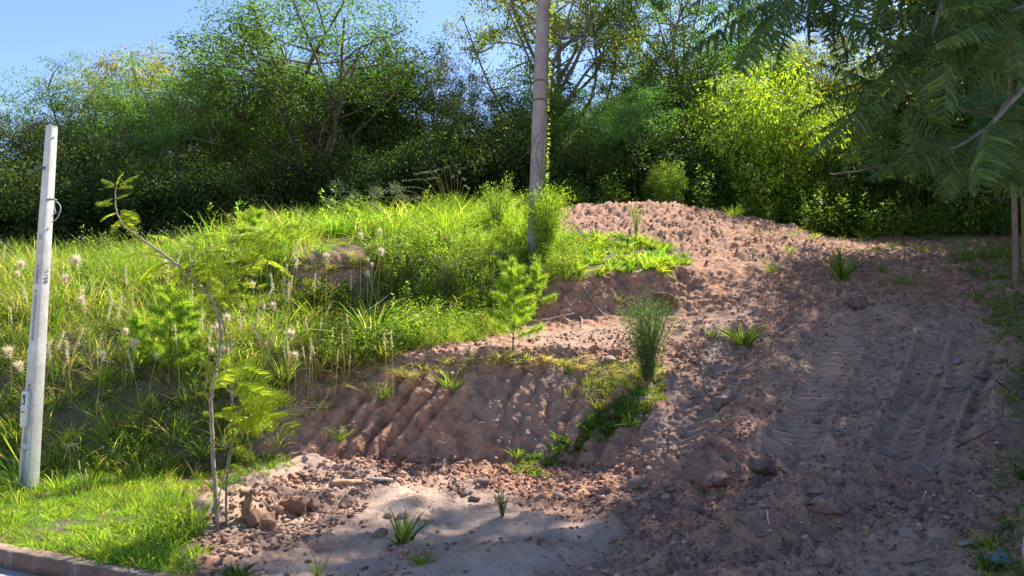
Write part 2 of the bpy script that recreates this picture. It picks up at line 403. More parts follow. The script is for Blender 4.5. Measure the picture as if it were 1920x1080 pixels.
# tooth marks of the digger on the cut bank
gx = G[..., 0] - .62 * (G[..., 2]) + .05 * noise(G * 2); gr = np.abs(np.sin(gx * math.pi / .31 + 2.2 * noise(G * .75) + .35 * noise(G * 4.)))
disp += bank_m * (.11 * gr ** .8 - .05) * (.55 + .9 * (.5 + .9 * noise(G * np.array([1.1, 1.1, .5]))).clip(0, 1)) + bank_m * .035 * noise(G * np.array([9, 9, 2.]))
# heap by the young tree
hp = [tuple(gw(a, b)) for a, b in ((395, 985), (470, 940), (560, 905), (680, 900))]
dd, al, _ = segdist(G[..., 0], G[..., 1], hp)
disp += (.25 * np.exp(-(dd / .40) ** 2) * (1 + .35 * fbm(G * 3, 3))).clip(-.05, .5)
dd, al, _ = segdist(G[..., 0], G[..., 1], [tuple(gw(a, b)) for a, b in ((480, 985), (560, 960), (640, 940))])
disp -= .12 * np.exp(-(dd / .14) ** 2)
# ruts and thrown-up ridges of soil
for pts, wd, hh in (([(1290, 960), (1400, 905), (1440, 880), (1500, 850)], .16, -.2), ([(1260, 925), (1360, 880), (1430, 840)], .22, .2),
                    ([(1400, 1045), (1490, 1010), (1560, 985)], .14, -.16), ([(1380, 1010), (1480, 970), (1560, 940), (1640, 900)], .28, .2),
                    ([(1180, 960), (1300, 900), (1360, 820), (1440, 700), (1520, 600)], .3, .12), ([(1550, 590), (1590, 560), (1680, 600)], .18, .16),
                    ([(640, 975), (760, 950), (860, 925), (1010, 935)], .13, .07), ([(900, 1060), (1060, 1010), (1180, 985)], .2, .10),
                    ([(1600, 880), (1640, 800), (1690, 690), (1720, 640)], .16, .10), ([(1860, 860), (1880, 760), (1900, 660)], .25, .18),
                    ([(1220, 870), (1240, 800), (1260, 720)], .2, .12)):
    dd, al, _ = segdist(G[..., 0], G[..., 1], [tuple(gw(a, b)) for a, b in pts])
    disp += hh * np.exp(-(dd / wd) ** 2) * (1 + .6 * noise(G * 2.2 + 7)) * (PYg > 560)
# crawler tracks pressed into the ramp
tread = np.zeros(GD.shape)
for pts, wd in (([(1480, 850), (1520, 760), (1560, 680), (1600, 610)], .27), ([(1600, 905), (1690, 780), (1735, 700), (1760, 630)], .0), ([(1705, 900), (1750, 800), (1800, 700), (1830, 640)], .25),
                ([(1800, 880), (1850, 760), (1880, 680)], .14), ([(1660, 870), (1700, 790), (1735, 710), (1750, 650)], .2), ([(1290, 830), (1330, 780), (1390, 760)], .16)):
    if wd == 0: continue
    dd, al, sg = segdist(G[..., 0], G[..., 1], [tuple(gw(a, b)) for a, b in pts])
    w = 1 / (1 + np.exp((dd - wd) / .03)); edge = np.exp(-((dd - wd - .05) / .05) ** 2)
    saw = ((G[..., 1] * 1.05 + .12 * G[..., 0]) / .17 + .2 * noise(G * 1.8)) % 1
    tread = np.maximum(tread, w); disp -= w * (rough * (.06 * cl1 + .03 * cl2 + .035 * cl3 + .085 * wk1 * (.4 + lump) + .055 * wk2) - rough * .06) * .85
    disp += w * (-.055 + .075 * np.where(saw < .3, np.sin(saw / .3 * math.pi / 2), (1 - saw) / .7) * (.75 + .4 * noise(G * 2))) + edge * .06 * (1 + .5 * noise(G * 3))
# horizontal scraped lines on ramp
rl = ramp_m * (1 - tread); disp += rl * .03 * noise(G * np.array([2.5, 14, 14.]))
# wall of the second terrace: cracks and overhang roots
wall_m = pm([(560, 560), (540, 490), (700, 440), (840, 440), (880, 540), (980, 600), (1000, 520), (1280, 500), (1330, 520), (1280, 600), (1000, 612), (800, 600)], 3, 3)
disp += wall_m * .10 * np.abs(noise(G * np.array([3.5, 3.5, 1.2])))
# two lumps of torn turf at the terrace edge
for (a, b, r_, h_) in ():
    q = gw(a, b); disp += h_ * np.exp(-((G[..., 0] - q[0]) ** 2 + (G[..., 1] - q[1]) ** 2) / r_ ** 2)
disp *= np.clip((GD - GD[0]) / .25, 0, 1)
disp = np.where(GD > 26, .2 * base_n, disp)
Nn = blur(normals(G), 6, 4); Nn = unit(Nn)
G = G + Nn * disp[..., None]
Nn = normals(G); PXg, PYg = project(G)
nr, nc = GD.shape
i = (np.arange(nr - 1)[:, None] * nc + np.arange(nc - 1)[None]).ravel()
quads = np.stack([i, i + 1, i + nc + 1, i + nc], 1)
B = Batch(); B.add(G, [quads], np.full((nr * nc, 3), .2))
me = B.mesh('hillside', smooth=False, attrs=dict(grass=grass_m * (1 - .0 * soil), sand=sand_m, orange=orange_m, grey=grey_m))
hill = tag(link('hillside', me, mat=M_ground), kind='structure')
Gf = G.reshape(-1, 3); Nf = Nn.reshape(-1, 3); PXf = PXg.ravel(); PYf = PYg.ravel(); DF = GD.ravel()
area = np.zeros((nr, nc)); ga = np.gradient(G, axis=1); gb = np.gradient(G, axis=0); area = np.linalg.norm(np.cross(ga, gb), axis=-1); AF = area.ravel()
def ground_z(x, y):
    j = int(np.argmin(np.abs(T - x / y))); return float(np.interp(y, G[:, j, 1], G[:, j, 2]))
def hit(px, py, dmax=26):
    """ground point the eye meets at a pixel"""
    m = (np.abs(PXf - px) < 4) & (np.abs(PYf - py) < 4) & (DF < dmax); idx = np.nonzero(m)[0]
    if len(idx) == 0:
        idx = np.argsort((PXf - px) ** 2 + (PYf - py) ** 2 + 1e4 * (DF > dmax))[:1]
    k = idx[np.argmin(DF[idx])]; return Gf[k].copy(), Nf[k].copy()
def scatter(poly, n, dmin=0, dmax=26, weight=None, r=rng):
    m = (PXf > min(p[0] for p in poly)) & (PXf < max(p[0] for p in poly)) & (DF > dmin) & (DF < dmax); idx = np.nonzero(m)[0]
    idx = idx[inpoly(PXf[idx], PYf[idx], poly)]
    w = AF[idx].copy()
    if weight is not None: w = w * np.clip(weight.ravel()[idx], 0, None)
    k = r.choice(idx, n, p=w / w.sum()); p = Gf[k].copy(); p[:, :2] += r.normal(0, .012, (n, 2)); return p, Nf[k].copy()

# base sheet below everything, road and kerb
B = Batch(); s = 900
B.add([(-s, -s, -.06), (s, -s, -.06), (s, s, -.06), (-s, s, -.06)], [np.array([[0, 1, 2, 3]])], (.42, .33, .24))
tag(link('ground', B.mesh('ground'), mat=M_clod), kind='structure')
kd = np.array([1, -.4255]) / math.hypot(1, .4255); kn = np.array([-kd[1], kd[0]])      # along the kerb, and away from the road
o0 = np.array([-4.68, 6.83])
B = Batch(); q = []
for sgn, off in ((-30, -.135), (30, -.135), (30, -7.5), (-30, -7.5)): p = o0 + kd * sgn + kn * off; q.append((p[0], p[1], -.02))
B.add(q, [np.array([[0, 3, 2, 1]])], (.36, .33, .31)); tag(link('road', B.mesh('road'), mat=M_road), kind='structure')
kerb = tag(empty('kerb'), kind='structure')
def kerb_mesh(k):
    B = Batch(); L, W, H = .795, .13, .16; nx, cs = 16, 10
    # cross-section in (depth, height): face to the road, rounded top edge, top, back
    sec = np.array([(0, -.12), (0, 0), (.001, .07), (.004, H - .028), (.014, H - .008), (.03, H), (.08, H), (W, H), (W, -.12)])
    xs = np.linspace(0, L, nx); r2 = np.random.default_rng(k); V = []
    for a, x in enumerate(xs):
        e = .006 if a in (0, nx - 1) else 0
        s2 = sec.copy(); s2[1:6, 0] += e; s2[3:8, 1] -= e
        j = r2.normal(0, .0018, s2.shape)
        V.append(np.column_stack([np.full(len(sec), x), s2 + j]))
    V = np.array(V); m = len(sec); ii = (np.arange(nx - 1)[:, None] * m + np.arange(m - 1)[None]).ravel()
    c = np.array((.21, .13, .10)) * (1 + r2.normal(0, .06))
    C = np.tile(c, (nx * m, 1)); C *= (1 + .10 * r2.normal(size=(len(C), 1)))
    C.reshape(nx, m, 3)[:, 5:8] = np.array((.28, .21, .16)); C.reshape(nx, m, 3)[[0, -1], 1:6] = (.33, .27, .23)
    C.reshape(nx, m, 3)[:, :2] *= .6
    B.add(V, [np.stack([ii, ii + m, ii + m + 1, ii + 1], 1), np.arange(m)[None], (nx - 1) * m + np.arange(m)[None, ::-1]], C)
    return B.mesh('kerb_stone')
km = [kerb_mesh(k) for k in range(5)]
ang = math.atan2(kd[1], kd[0])
s_a = float(np.dot(P(165, 1040, 6.35)[:2] - o0, kd))
for k in range(-14, 18):
    p = o0 + kd * (s_a + k * .81) - kn * .135
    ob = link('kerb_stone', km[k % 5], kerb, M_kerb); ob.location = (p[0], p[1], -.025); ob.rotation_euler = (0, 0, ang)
B = Batch(); V = []                                     # mortar bed seen in the joints
for s_ in (-30, 30):
    for off, z in ((-.122, -.1), (-.122, .105), (-.02, .112), (-.02, -.1)):
        p = o0 + kd * s_ + kn * off; V.append((p[0], p[1], z))
B.add(V, [np.array([[0, 4, 5, 1], [1, 5, 6, 2], [2, 6, 7, 3]])], (.22, .18, .15)); tag(link('mortar_bed', B.mesh('mortar_bed'), kerb, M_kerb))

def inst_stuff(name, label, cat, P_, protos, mat, scale, tilt):
    """one object: points on the ground carrying copies of a few small clumps (geometry nodes)"""
    n = len(P_); me = bpy.data.meshes.new(name); me.vertices.add(n); me.vertices.foreach_set('co', P_.astype(np.float32).ravel())
    a = me.attributes.new('rot', 'FLOAT_VECTOR', 'POINT'); e = np.column_stack([tilt[:, 0], tilt[:, 1], rng.uniform(0, 6.28, n)]); a.data.foreach_set('vector', e.astype(np.float32).ravel())
    a = me.attributes.new('size', 'FLOAT', 'POINT'); a.data.foreach_set('value', scale.astype(np.float32))
    a = me.attributes.new('pick', 'INT', 'POINT'); a.data.foreach_set('value', rng.integers(0, len(protos), n).astype(np.int32))
    t = bpy.data.node_groups.new(name, 'GeometryNodeTree'); t.interface.new_socket('Geometry', in_out='INPUT', socket_type='NodeSocketGeometry'); t.interface.new_socket('Geometry', in_out='OUTPUT', socket_type='NodeSocketGeometry')
    gi = t.nodes.new('NodeGroupInput'); go_ = t.nodes.new('NodeGroupOutput'); m2p = t.nodes.new('GeometryNodeMeshToPoints'); ip = t.nodes.new('GeometryNodeInstanceOnPoints'); jn = t.nodes.new('GeometryNodeGeometryToInstance')
    for k, pm_ in enumerate(protos):
        po = bpy.data.objects.new(name + '_clump', pm_)
        if len(pm_.materials) == 0: pm_.materials.append(mat)
        oi = t.nodes.new('GeometryNodeObjectInfo'); oi.inputs['Object'].default_value = po; oi.inputs['As Instance'].default_value = True; t.links.new(oi.outputs['Geometry'], jn.inputs[0])
    # several clumps joined as separate instances
    t.nodes.remove(jn); jn = t.nodes.new('GeometryNodeJoinGeometry')
    for nd in t.nodes:
        if nd.bl_idname == 'GeometryNodeObjectInfo': t.links.new(nd.outputs['Geometry'], jn.inputs[0])
    t.links.new(gi.outputs[0], m2p.inputs[0]); t.links.new(m2p.outputs[0], ip.inputs['Points']); t.links.new(jn.outputs[0], ip.inputs['Instance']); ip.inputs['Pick Instance'].default_value = True
    def at(nm, ty):
        q = t.nodes.new('GeometryNodeInputNamedAttribute'); q.data_type = ty; q.inputs['Name'].default_value = nm; return q.outputs['Attribute']
    t.links.new(at('rot', 'FLOAT_VECTOR'), ip.inputs['Rotation']); t.links.new(at('size', 'FLOAT'), ip.inputs['Scale']); t.links.new(at('pick', 'INT'), ip.inputs['Instance Index'])
    t.links.new(ip.outputs[0], go_.inputs[0])
    o = link(name, me); md = o.modifiers.new('clumps', 'NODES'); md.node_group = t; return tag(o, label, cat, kind='stuff')
# ------------------------------------------------------------------ trees
LEAFC = dict(dark=[(.048, .085, .028), (.068, .112, .034), (.036, .066, .030), (.095, .14, .035)],
             mid=[(.070, .125, .034), (.10, .165, .038), (.055, .10, .034), (.14, .185, .042)],
             blue=[(.06, .12, .045), (.075, .14, .05), (.095, .17, .04), (.045, .09, .035)],
             lime=[(.13, .19, .02), (.18, .23, .025), (.09, .15, .02), (.20, .22, .03)],
             olive=[(.09, .105, .025), (.13, .14, .03), (.06, .08, .02), (.16, .13, .05)])
def tree_meshes(seed, pal, H=10., lo=.3, rx=.34, rz=.36, cz=.66, limbs=10, subs=6, tw=3, nleaf=20000, L=.14, W=.06, cr=.62, flat=.6, trunk_r=.16, fork=.25, droop=.25,
                bark=(.16, .13, .11), lean=(0, 0), twigs=True, shell=.55, elmin=-.8, nshell=85):
    r = np.random.default_rng(seed); WB = Batch(); LB = Batch()
    bark = np.array(bark)
    top = np.array([lean[0] * H, lean[1] * H, H * .62]); base = np.array([0, 0, -.3])
    tr = curve([base, (r.normal(0, .12), r.normal(0, .12), H * fork * .6), top * np.array([.4, .4, fork * 1.4 / .62 * .9]) + r.normal(0, .1, 3), top], 15)
    tube(WB, tr, np.linspace(trunk_r, trunk_r * .3, len(tr)), bark, 8)
    clumps = []
    for k in range(limbs):
        t0 = .35 + .6 * (k + r.random()) / limbs; i0 = int(t0 * (len(tr) - 1)); p0 = tr[i0]
        az = k * 2.4 + r.normal(0, .35); el = (r.uniform(.5, 1.1) if k % 3 == 0 else r.uniform(elmin, .9))
        s = r.uniform(shell, 1.0)
        tip = np.array([math.cos(az) * math.cos(el) * rx * H * s, math.sin(az) * math.cos(el) * rx * H * s, cz * H + math.sin(el) * rz * H * s]) + top * np.array([.8, .8, 0])
        if tip[2] < lo * H: tip[2] = lo * H + r.random() * .6
        mid = p0 * .5 + tip * .5 + np.array([0, 0, -.04 * H]) + r.normal(0, .03 * H, 3)
        lb = curve([p0, mid, tip], 10); tube(WB, lb, np.linspace(trunk_r * .45, .02, len(lb)), bark, 5, False)
        clumps.append(tip)
        for j in range(subs):
            q0 = lb[int(r.uniform(.35, .95) * (len(lb) - 1))]
            q1 = q0 + rand_dirs(1, r)[0] * np.array([1, 1, .7]) * r.uniform(.09, .2) * H + np.array([0, 0, .03 * H])
            sb = curve([q0, (q0 + q1) / 2 + r.normal(0, .08, 3), q1], 6); tube(WB, sb, np.linspace(.035, .01, len(sb)), bark, 4, False)
            clumps.append(q1)
            for _ in range(tw):
                q2 = q1 + rand_dirs(1, r)[0] * np.array([1, 1, .6]) * r.uniform(.5, 1.1) * cr * 1.3
                if twigs: tube(WB, [q1, (q1 + q2) / 2 + r.normal(0, .04, 3), q2], [.012, .009, .005], bark, 3, False)
                clumps.append(q2)
    cen = np.array([top[0] * .8, top[1] * .8, cz * H]); skel = np.array(clumps)
    for k in range(nshell):
        dv = rand_dirs(1, r)[0]; dv[2] = abs(dv[2]) if r.random() < .72 else dv[2]
        q = cen + dv * np.array([rx, rx, rz]) * H * r.uniform(.62, 1.0); q[2] = max(q[2], lo * H)
        s_ = skel[np.argmin(((skel - q) ** 2).sum(1))]; tube(WB, curve([s_, (s_ + q) / 2 + r.normal(0, .12, 3), q], 4), [.02, .016, .012, .009, .006][:len(curve([s_, (s_ + q) / 2, q], 4))], bark, 3, False)
        for _ in range(3): clumps.append(q + r.normal(0, .5, 3) * cr)
    cl = np.array(clumps); n = len(cl); wgt = r.uniform(.3, 1.5, n); wgt[-3 * nshell:] *= 1.5; idx = r.choice(n, nleaf, p=wgt / wgt.sum())
    siz = r.uniform(.55, 1.2, n) * cr; off = r.normal(size=(nleaf, 3)); off = off / np.linalg.norm(off, axis=1, keepdims=True) * (r.random((nleaf, 1)) ** .45)
    pos = cl[idx] + off * siz[idx][:, None] * np.array([1, 1, flat]); pos += np.array([[0, 0, 0.]])
    d = unit(off + rand_dirs(nleaf, r) * .9 + np.array([0, 0, -droop])); nrm = unit(rand_dirs(nleaf, r) * .8 + np.array([0, 0, 1.]))
    C = palette(LEAFC[pal], nleaf, .22, r) * 1.3; C *= (1 + .22 * r.normal(size=(n, 1)))[idx].clip(.6, 1.5)
    leaves(LB, pos, d, nrm, L * r.uniform(.7, 1.3, nleaf), W * r.uniform(.8, 1.2, nleaf), C)
    return WB.mesh('trunk', True), LB.mesh('crown')
TV = dict(
 a=tree_meshes(1, 'dark', lo=.06, rx=.34, rz=.42, cz=.52, limbs=18, subs=6, tw=3, nleaf=30000, cr=.9, L=.17, W=.08),
 b=tree_meshes(2, 'dark', lo=.06, rx=.38, rz=.42, cz=.54, limbs=17, subs=7, tw=3, nleaf=34000, cr=.75, L=.14, W=.06),
 c=tree_meshes(3, 'blue', lo=.08, rx=.40, rz=.42, cz=.56, limbs=17, subs=7, tw=3, nleaf=42000, cr=.66, flat=.45, L=.13, W=.042),
 d=tree_meshes(4, 'mid', lo=.12, rx=.38, rz=.40, cz=.58, limbs=17, subs=7, tw=3, nleaf=44000, cr=.56, L=.10, W=.045, trunk_r=.2, elmin=-.5),
 e=tree_meshes(5, 'mid', lo=.35, rx=.44, rz=.28, cz=.72, limbs=14, subs=7, tw=3, nleaf=30000, cr=.45, L=.11, W=.05, flat=.45, elmin=-.2, fork=.3, trunk_r=.17, bark=(.20, .17, .15)),
 f=tree_meshes(6, 'lime', lo=.1, rx=.36, rz=.42, cz=.56, limbs=16, subs=7, tw=3, nleaf=28000, cr=.8, L=.16, W=.07),
 g=tree_meshes(7, 'lime', H=5, lo=.06, rx=.36, rz=.50, cz=.48, limbs=16, subs=6, tw=2, nleaf=22000, cr=.46, L=.13, W=.028, droop=1.2, flat=1.0, trunk_r=.06),
 h=tree_meshes(8, 'olive', lo=.1, rx=.36, rz=.42, cz=.58, limbs=16, subs=7, tw=3, nleaf=34000, cr=.6, L=.13, W=.05),
 s=tree_meshes(9, 'dark', H=4, lo=.03, rx=.55, rz=.52, cz=.46, limbs=14, subs=5, tw=2, nleaf=20000, cr=.55, L=.12, W=.06, trunk_r=.05, flat=.9, elmin=-1.3),
 u=tree_meshes(10, 'mid', H=4, lo=.03, rx=.52, rz=.50, cz=.46, limbs=14, subs=5, tw=2, nleaf=20000, cr=.5, L=.10, W=.045, trunk_r=.05, flat=.9, elmin=-1.3))
TVH = {k: (5. if k == 'g' else 4. if k in 'su' else 10.) for k in TV}
def tree(var, px, d, top, label, tint=(1, 1, 1), wide=1., rz=0, cat='tree', name='broadleaf_tree', group=None, sink=0):
    x = (px - 960) / F * d; zg = ground_z(x, d) - sink; H = CZ + d * slope(top) - zg; s = H / TVH[var] / 1.0
    o = empty(name, (x, d, zg), rz); o.scale = (s * wide, s * wide, s); tag(o, label, cat, group)
    w = link('trunk', TV[var][0], o, M_bark); c = link('crown', TV[var][1], o, M_leaf); c.color = tuple(tint) + (1,)
    return o
GT = 'trees along the edge of the woodland'
for a in [
 ('a', -190, 24, 230, 'dark broadleaf tree just beyond the left edge of the woodland', (1, 1, 1), 1.1, 1.),
 ('b', 25, 23, 196, 'dark rounded tree behind the concrete pole, lowest treetop at far left', (.9, .95, 1), 1.15, .4),
 ('c', 160, 26, 126, 'feathery blue-green tree rising just right of the concrete pole', (1.35, 1.35, 1.3), 1.0, 2.),
 ('h', 265, 28, 84, 'olive-tinged tree with loose crown in the stepped skyline at left', (1.35, 1.35, 1.3), .9, 3.),
 ('c', 345, 25.5, 92, 'flat-layered feathery tree above the leaning sapling tip', (1.4, 1.4, 1.3), 1.0, 4.4),
 ('d', 455, 27, 50, 'mid-green tree tucked against the left side of the tallest left-hand tree', (1, 1, 1), .85, 5.2),
 ('d', 585, 25, -25, 'tall spreading tree with open crown, highest on the left half', (1.15, 1.1, 1.1), 1.45, .9),
 ('a', 700, 26, 70, 'rounded tree forming the right shoulder of the tallest left-hand tree', (1.1, 1.15, 1), .75, 1.9),
 ('h', 815, 27, 92, 'loose reddish-tipped tree in the dip of the skyline left of the tall pole', (1, 1, 1), .8, 2.6),
 ('b', 905, 24, 150, 'dark dense tree directly left of the tall pole', (.85, .9, .85), 1.0, 3.3),
 ('e', 1050, 27, -150, 'tall thin-crowned tree with bare forking limbs behind the tall pole', (1.1, 1.1, .9), 1.0, .3),
 ('c', 1160, 23.5, 150, 'soft blue-green tree right of the tall pole above the dirt mound', (1.4, 1.6, 1.4), 1.05, 4.),
 ('f', 1010, 26, 130, 'yellow-green tree glowing behind the upper part of the tall pole', (.8, .85, .9), .8, 1.),
 ('e', 1275, 28, -90, 'tall pale-barked tree with leaning grey trunk right of centre', (1, 1.05, .9), .8, 2.2),
 ('f', 1240, 27, 70, 'sunlit green tree between the pale-barked trunk and the blue-green tree', (.6, .75, .9), .8, 2.9),
 ('f', 1410, 28, 20, 'yellow-green tree towering behind the lime willow-leaved bush', (1.15, 1.2, 1.3), .85, .2),
 ('h', 1530, 27, 55, 'golden-olive tree behind the hanging fern-like leaves', (1.3, 1.4, 1.4), .9, 1.1),
 ('f', 1640, 28, 90, 'lime-yellow tree glimpsed through the dark hanging leaves', (1.15, 1.2, 1.2), .9, 5.),
 ('a', 1760, 25, 60, 'dark broad tree behind the pine at right', (1, 1, 1), 1.0, 2.2),
 ('b', 1930, 23, 20, 'dark tree filling the far right edge behind the pine', (.95, 1, 1), 1.1, 4.1),
 ('d', 2150, 23, -50, 'broad tree just beyond the right edge of the woodland', (1, 1, 1), 1.1, 3.1)]:
    tree(a[0], a[1], a[2], a[3], a[4], a[5], a[6], a[7], group=GT)
tree('g', 1415, 24.2, 120, 'bright lime bush-like tree with narrow drooping leaves behind the dirt mound', (1.7, 1.6, 1.6), 1.15, .6, name='willow_leaved_tree', sink=.3)
tree('g', 1508, 24.8, 190, 'smaller lime tree leaning against the right of the drooping-leaved one', (1.3, 1.35, 1.4), 1.2, 2.6, name='willow_leaved_tree', sink=.3)
tree('u', 1250, 21.5, 305, 'small bright green shrub behind the crest left of the mound top', (1.7, 1.7, 1), .7, 1., 'shrub', 'round_shrub')
GU = 'dark shrubs of the undergrowth below the trees'
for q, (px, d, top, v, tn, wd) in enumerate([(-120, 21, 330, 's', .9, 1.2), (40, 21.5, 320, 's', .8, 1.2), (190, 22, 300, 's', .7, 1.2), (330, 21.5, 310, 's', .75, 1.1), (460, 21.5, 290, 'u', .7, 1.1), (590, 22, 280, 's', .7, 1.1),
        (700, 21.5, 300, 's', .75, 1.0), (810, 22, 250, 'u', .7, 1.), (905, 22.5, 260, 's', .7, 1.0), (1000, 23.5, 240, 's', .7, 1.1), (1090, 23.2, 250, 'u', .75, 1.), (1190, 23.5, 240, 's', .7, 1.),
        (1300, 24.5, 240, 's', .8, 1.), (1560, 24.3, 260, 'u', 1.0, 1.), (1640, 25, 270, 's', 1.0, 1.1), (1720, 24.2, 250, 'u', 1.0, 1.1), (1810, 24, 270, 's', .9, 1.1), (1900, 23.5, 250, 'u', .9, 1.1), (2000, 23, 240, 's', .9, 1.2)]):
    near = ['beyond the left frame edge', 'behind the foot of the concrete pole top', 'right of the concrete pole, in deep shade', 'behind the leaning tip of the sapling', 'behind the conical lime weeds', 'left of the cream flower heads',
            'behind the cream flower heads', 'behind the arching grass plumes', 'just left of the tall pole', 'just right of the tall pole', 'above the left end of the dirt mound', 'above the peak of the dirt mound',
            'left of the lime drooping-leaved tree', 'above the right shoulder of the mound', 'at the dark gap behind the flat ground', 'under the tip of the hanging leaves', 'left of the pine foliage', 'behind the thin pine trunks', 'past the right frame edge'][q]
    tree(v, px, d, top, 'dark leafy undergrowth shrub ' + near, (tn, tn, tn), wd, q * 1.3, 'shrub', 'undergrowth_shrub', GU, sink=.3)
# second row further into the wood
G2 = 'trees of the second row inside the wood'
for q, (px, top, v) in enumerate([(-60, 260, 'b'), (90, 235, 'a'), (210, 200, 'a'), (400, 190, 'b'), (520, 150, 'a'), (650, 170, 'b'), (770, 220, 'a'), (870, 230, 'a'), (980, 200, 'b'), (1110, 170, 'a'),
                                  (1210, 140, 'b'), (1330, 130, 'a'), (1470, 110, 'b'), (1590, 130, 'a'), (1700, 110, 'b'), (1850, 60, 'a'), (2050, 0, 'b')]):
    near = ['past the left frame edge', 'behind the top of the concrete pole', 'right of the concrete pole', 'behind the stepped skyline at left', 'left of the tallest left-hand tree', 'right behind the tallest left-hand tree', 'in the skyline dip',
            'left of the tall pole', 'directly behind the tall pole', 'right of the tall pole', 'behind the blue-green tree', 'left of the lime drooping-leaved tree', 'behind the lime drooping-leaved tree', 'behind the hanging fern-like leaves', 'left of the pine',
            'behind the pine', 'past the right frame edge'][q]
    tree(v, px, 31 + (q % 3), top, 'dark second-row tree half hidden in the wood ' + near, (.9, .9, .9), 1.0, q * 1.7, group=G2)
# shading trees at the right, standing beside the ramp
TV['t'] = tree_meshes(21, 'dark', H=10, lo=.5, rx=.16, rz=.17, cz=.80, limbs=16, subs=5, tw=3, nleaf=17000, cr=.75, L=.16, W=.08, lean=(-.34, 0), elmin=-.8)
for x, y, H, v, wd, rz, lb in [(14.6, 15.0, 17.5, 't', 1.0, 0, 'very tall leaning tree off the right edge, its high crown shading the ramp'), (13.6, 18.5, 11.5, 'a', 1.1, 1., 'spreading tree off the right edge beside the top of the ramp'),
                           (12.2, 10.4, 12, 'b', 1.15, 2., 'tall dark tree off the right edge beside the middle of the ramp'),]:
    o = empty('broadleaf_tree', (x, y, ground_z(x, y)), rz); s = H / 10; o.scale = (s * wd, s * wd, s); tag(o, lb, 'tree', 'trees beside the ramp at the right')
    link('trunk', TV[v][0], o, M_bark); link('crown', TV[v][1], o, M_leaf)

# ------------------------------------------------------------------ grass and ground cover (nobody could count it)
GRN = [(.17, .26, .04), (.23, .33, .045), (.12, .20, .035), (.26, .32, .06)]
LIM = [(.21, .34, .04), (.27, .39, .05), (.16, .28, .04), (.32, .40, .08)]
DRK = [(.06, .11, .028), (.08, .15, .03), (.045, .09, .025)]
DRY = [(.42, .36, .20), (.52, .45, .28), (.32, .26, .15)]
M_gi = foliage_mat('grass_clump', .58, (1.58, 1.5, .5), .45, objvar=1.1, spec=.3)
def grass_direct(name, label, poly, n, L, W, pal, bendf=.45, lean=.25, drymix=0., segs=3, dmin=0, dmax=26, weight=grass_m):
    p, nm = scatter(poly, n, dmin, dmax, weight); up = unit(np.array([0, 0, 1.]) + nm * .25 + rng.normal(0, lean, (n, 3)))
    bend = rng.normal(0, 1, (n, 3)) * np.array([1, 1, 0]) * bendf * .6 + nm * .1 * bendf + np.array([0, 0, -bendf * .45])
    B = Batch(); blades(B, p - up * .01, up, L * rng.uniform(.5, 1.25, n), W * rng.uniform(.6, 1.3, n), bend, palette(pal, n), segs)
    return tag(link(name, B.mesh(name), mat=M_dry), label, 'straw', kind='stuff')
def grass_stuff(name, label, poly, n, L, W, pal, bendf=.45, lean=.25, drymix=0., segs=3, dmin=0, dmax=26, weight=grass_m, clump=0, var=.2, rad=None, dens=1.0):
    protos = []; m = 46; rad = rad or max(.07, L * .22)
    for k in range(6):
        a = rng.uniform(0, 6.28, m); s = np.sqrt(rng.random(m)); off = np.stack([np.cos(a) * s, np.sin(a) * s, 0 * a], 1)
        up = unit(np.array([0, 0, 1.]) + off * .35 + rng.normal(0, lean, (m, 3))); bend = off * bendf * .5 + rng.normal(0, 1, (m, 3)) * np.array([1, 1, 0]) * bendf * .4 + np.array([0, 0, -bendf * .4])
        C = palette(pal, m, var); 
        if drymix: q = rng.random(m) < drymix * (2.2 if k == 0 else .7); C[q] = palette(DRY, int(q.sum()), .2)
        B = Batch(); blades(B, off * rad - np.array([0, 0, .02]), up, L * rng.uniform(.45, 1.25, m), W * rng.uniform(.6, 1.3, m), bend, C, segs); protos.append(B.mesh(name + '_clump'))
    nI = int(n * 1.7 * dens / m); p, nm = scatter(poly, nI, dmin, dmax, weight)
    sc = rng.uniform(.6, 1.15, nI) * (1 + .55 * noise(p * .8 + 11)).clip(.55, 1.5)
    tilt = np.column_stack([-nm[:, 1] * .35, nm[:, 0] * .35]) + rng.normal(0, .12, (nI, 2))
    return inst_stuff(name, label, 'grass', p, protos, M_gi, sc, tilt)
def weed_stuff(name, label, poly, nstem, H, nl, L, W, pal, spread=.12, weight=grass_m, dmin=0, dmax=26, stemc=(.10, .12, .04), dens=1.0):
    """leafy stems, in clumps of four"""
    protos = []; m = 4
    for _ in range(5):
        pp = rng.normal(0, .10, (m, 3)) * np.array([1, 1, 0]); h = H * rng.uniform(.5, 1.15, m); ln = rng.normal(0, .2, (m, 3)); ln[:, 2] = 1; ln = unit(ln); B = Batch()
        blades(B, pp, ln, h * 1.02, .008, np.zeros((m, 3)), palette([stemc], m), 2)
        k = np.repeat(np.arange(m), nl); t = rng.random(len(k)) ** .7; out = unit(rng.normal(0, 1, (len(k), 3)) * np.array([1, 1, .35]))
        pos = pp[k] + ln[k] * (h[k] * t)[:, None] + out * spread * rng.random((len(k), 1)) * (1.1 - t[:, None])
        leaves(B, pos, unit(out + np.array([0, 0, .35])), unit(rng.normal(0, .5, (len(k), 3)) + np.array([0, 0, 1])), L * rng.uniform(.6, 1.3, len(k)), W * rng.uniform(.7, 1.3, len(k)), palette(pal, len(k), .22)); protos.append(B.mesh(name + '_clump'))
    nI = int(nstem * 1.8 * dens / m); p, nm = scatter(poly, nI, dmin, dmax, weight); sc = rng.uniform(.6, 1.15, nI) * (1 + .6 * noise(p * .7 + 5)).clip(.5, 1.5)
    return inst_stuff(name, label, 'weeds', p, protos, M_gi, sc, rng.normal(0, .1, (nI, 2)))
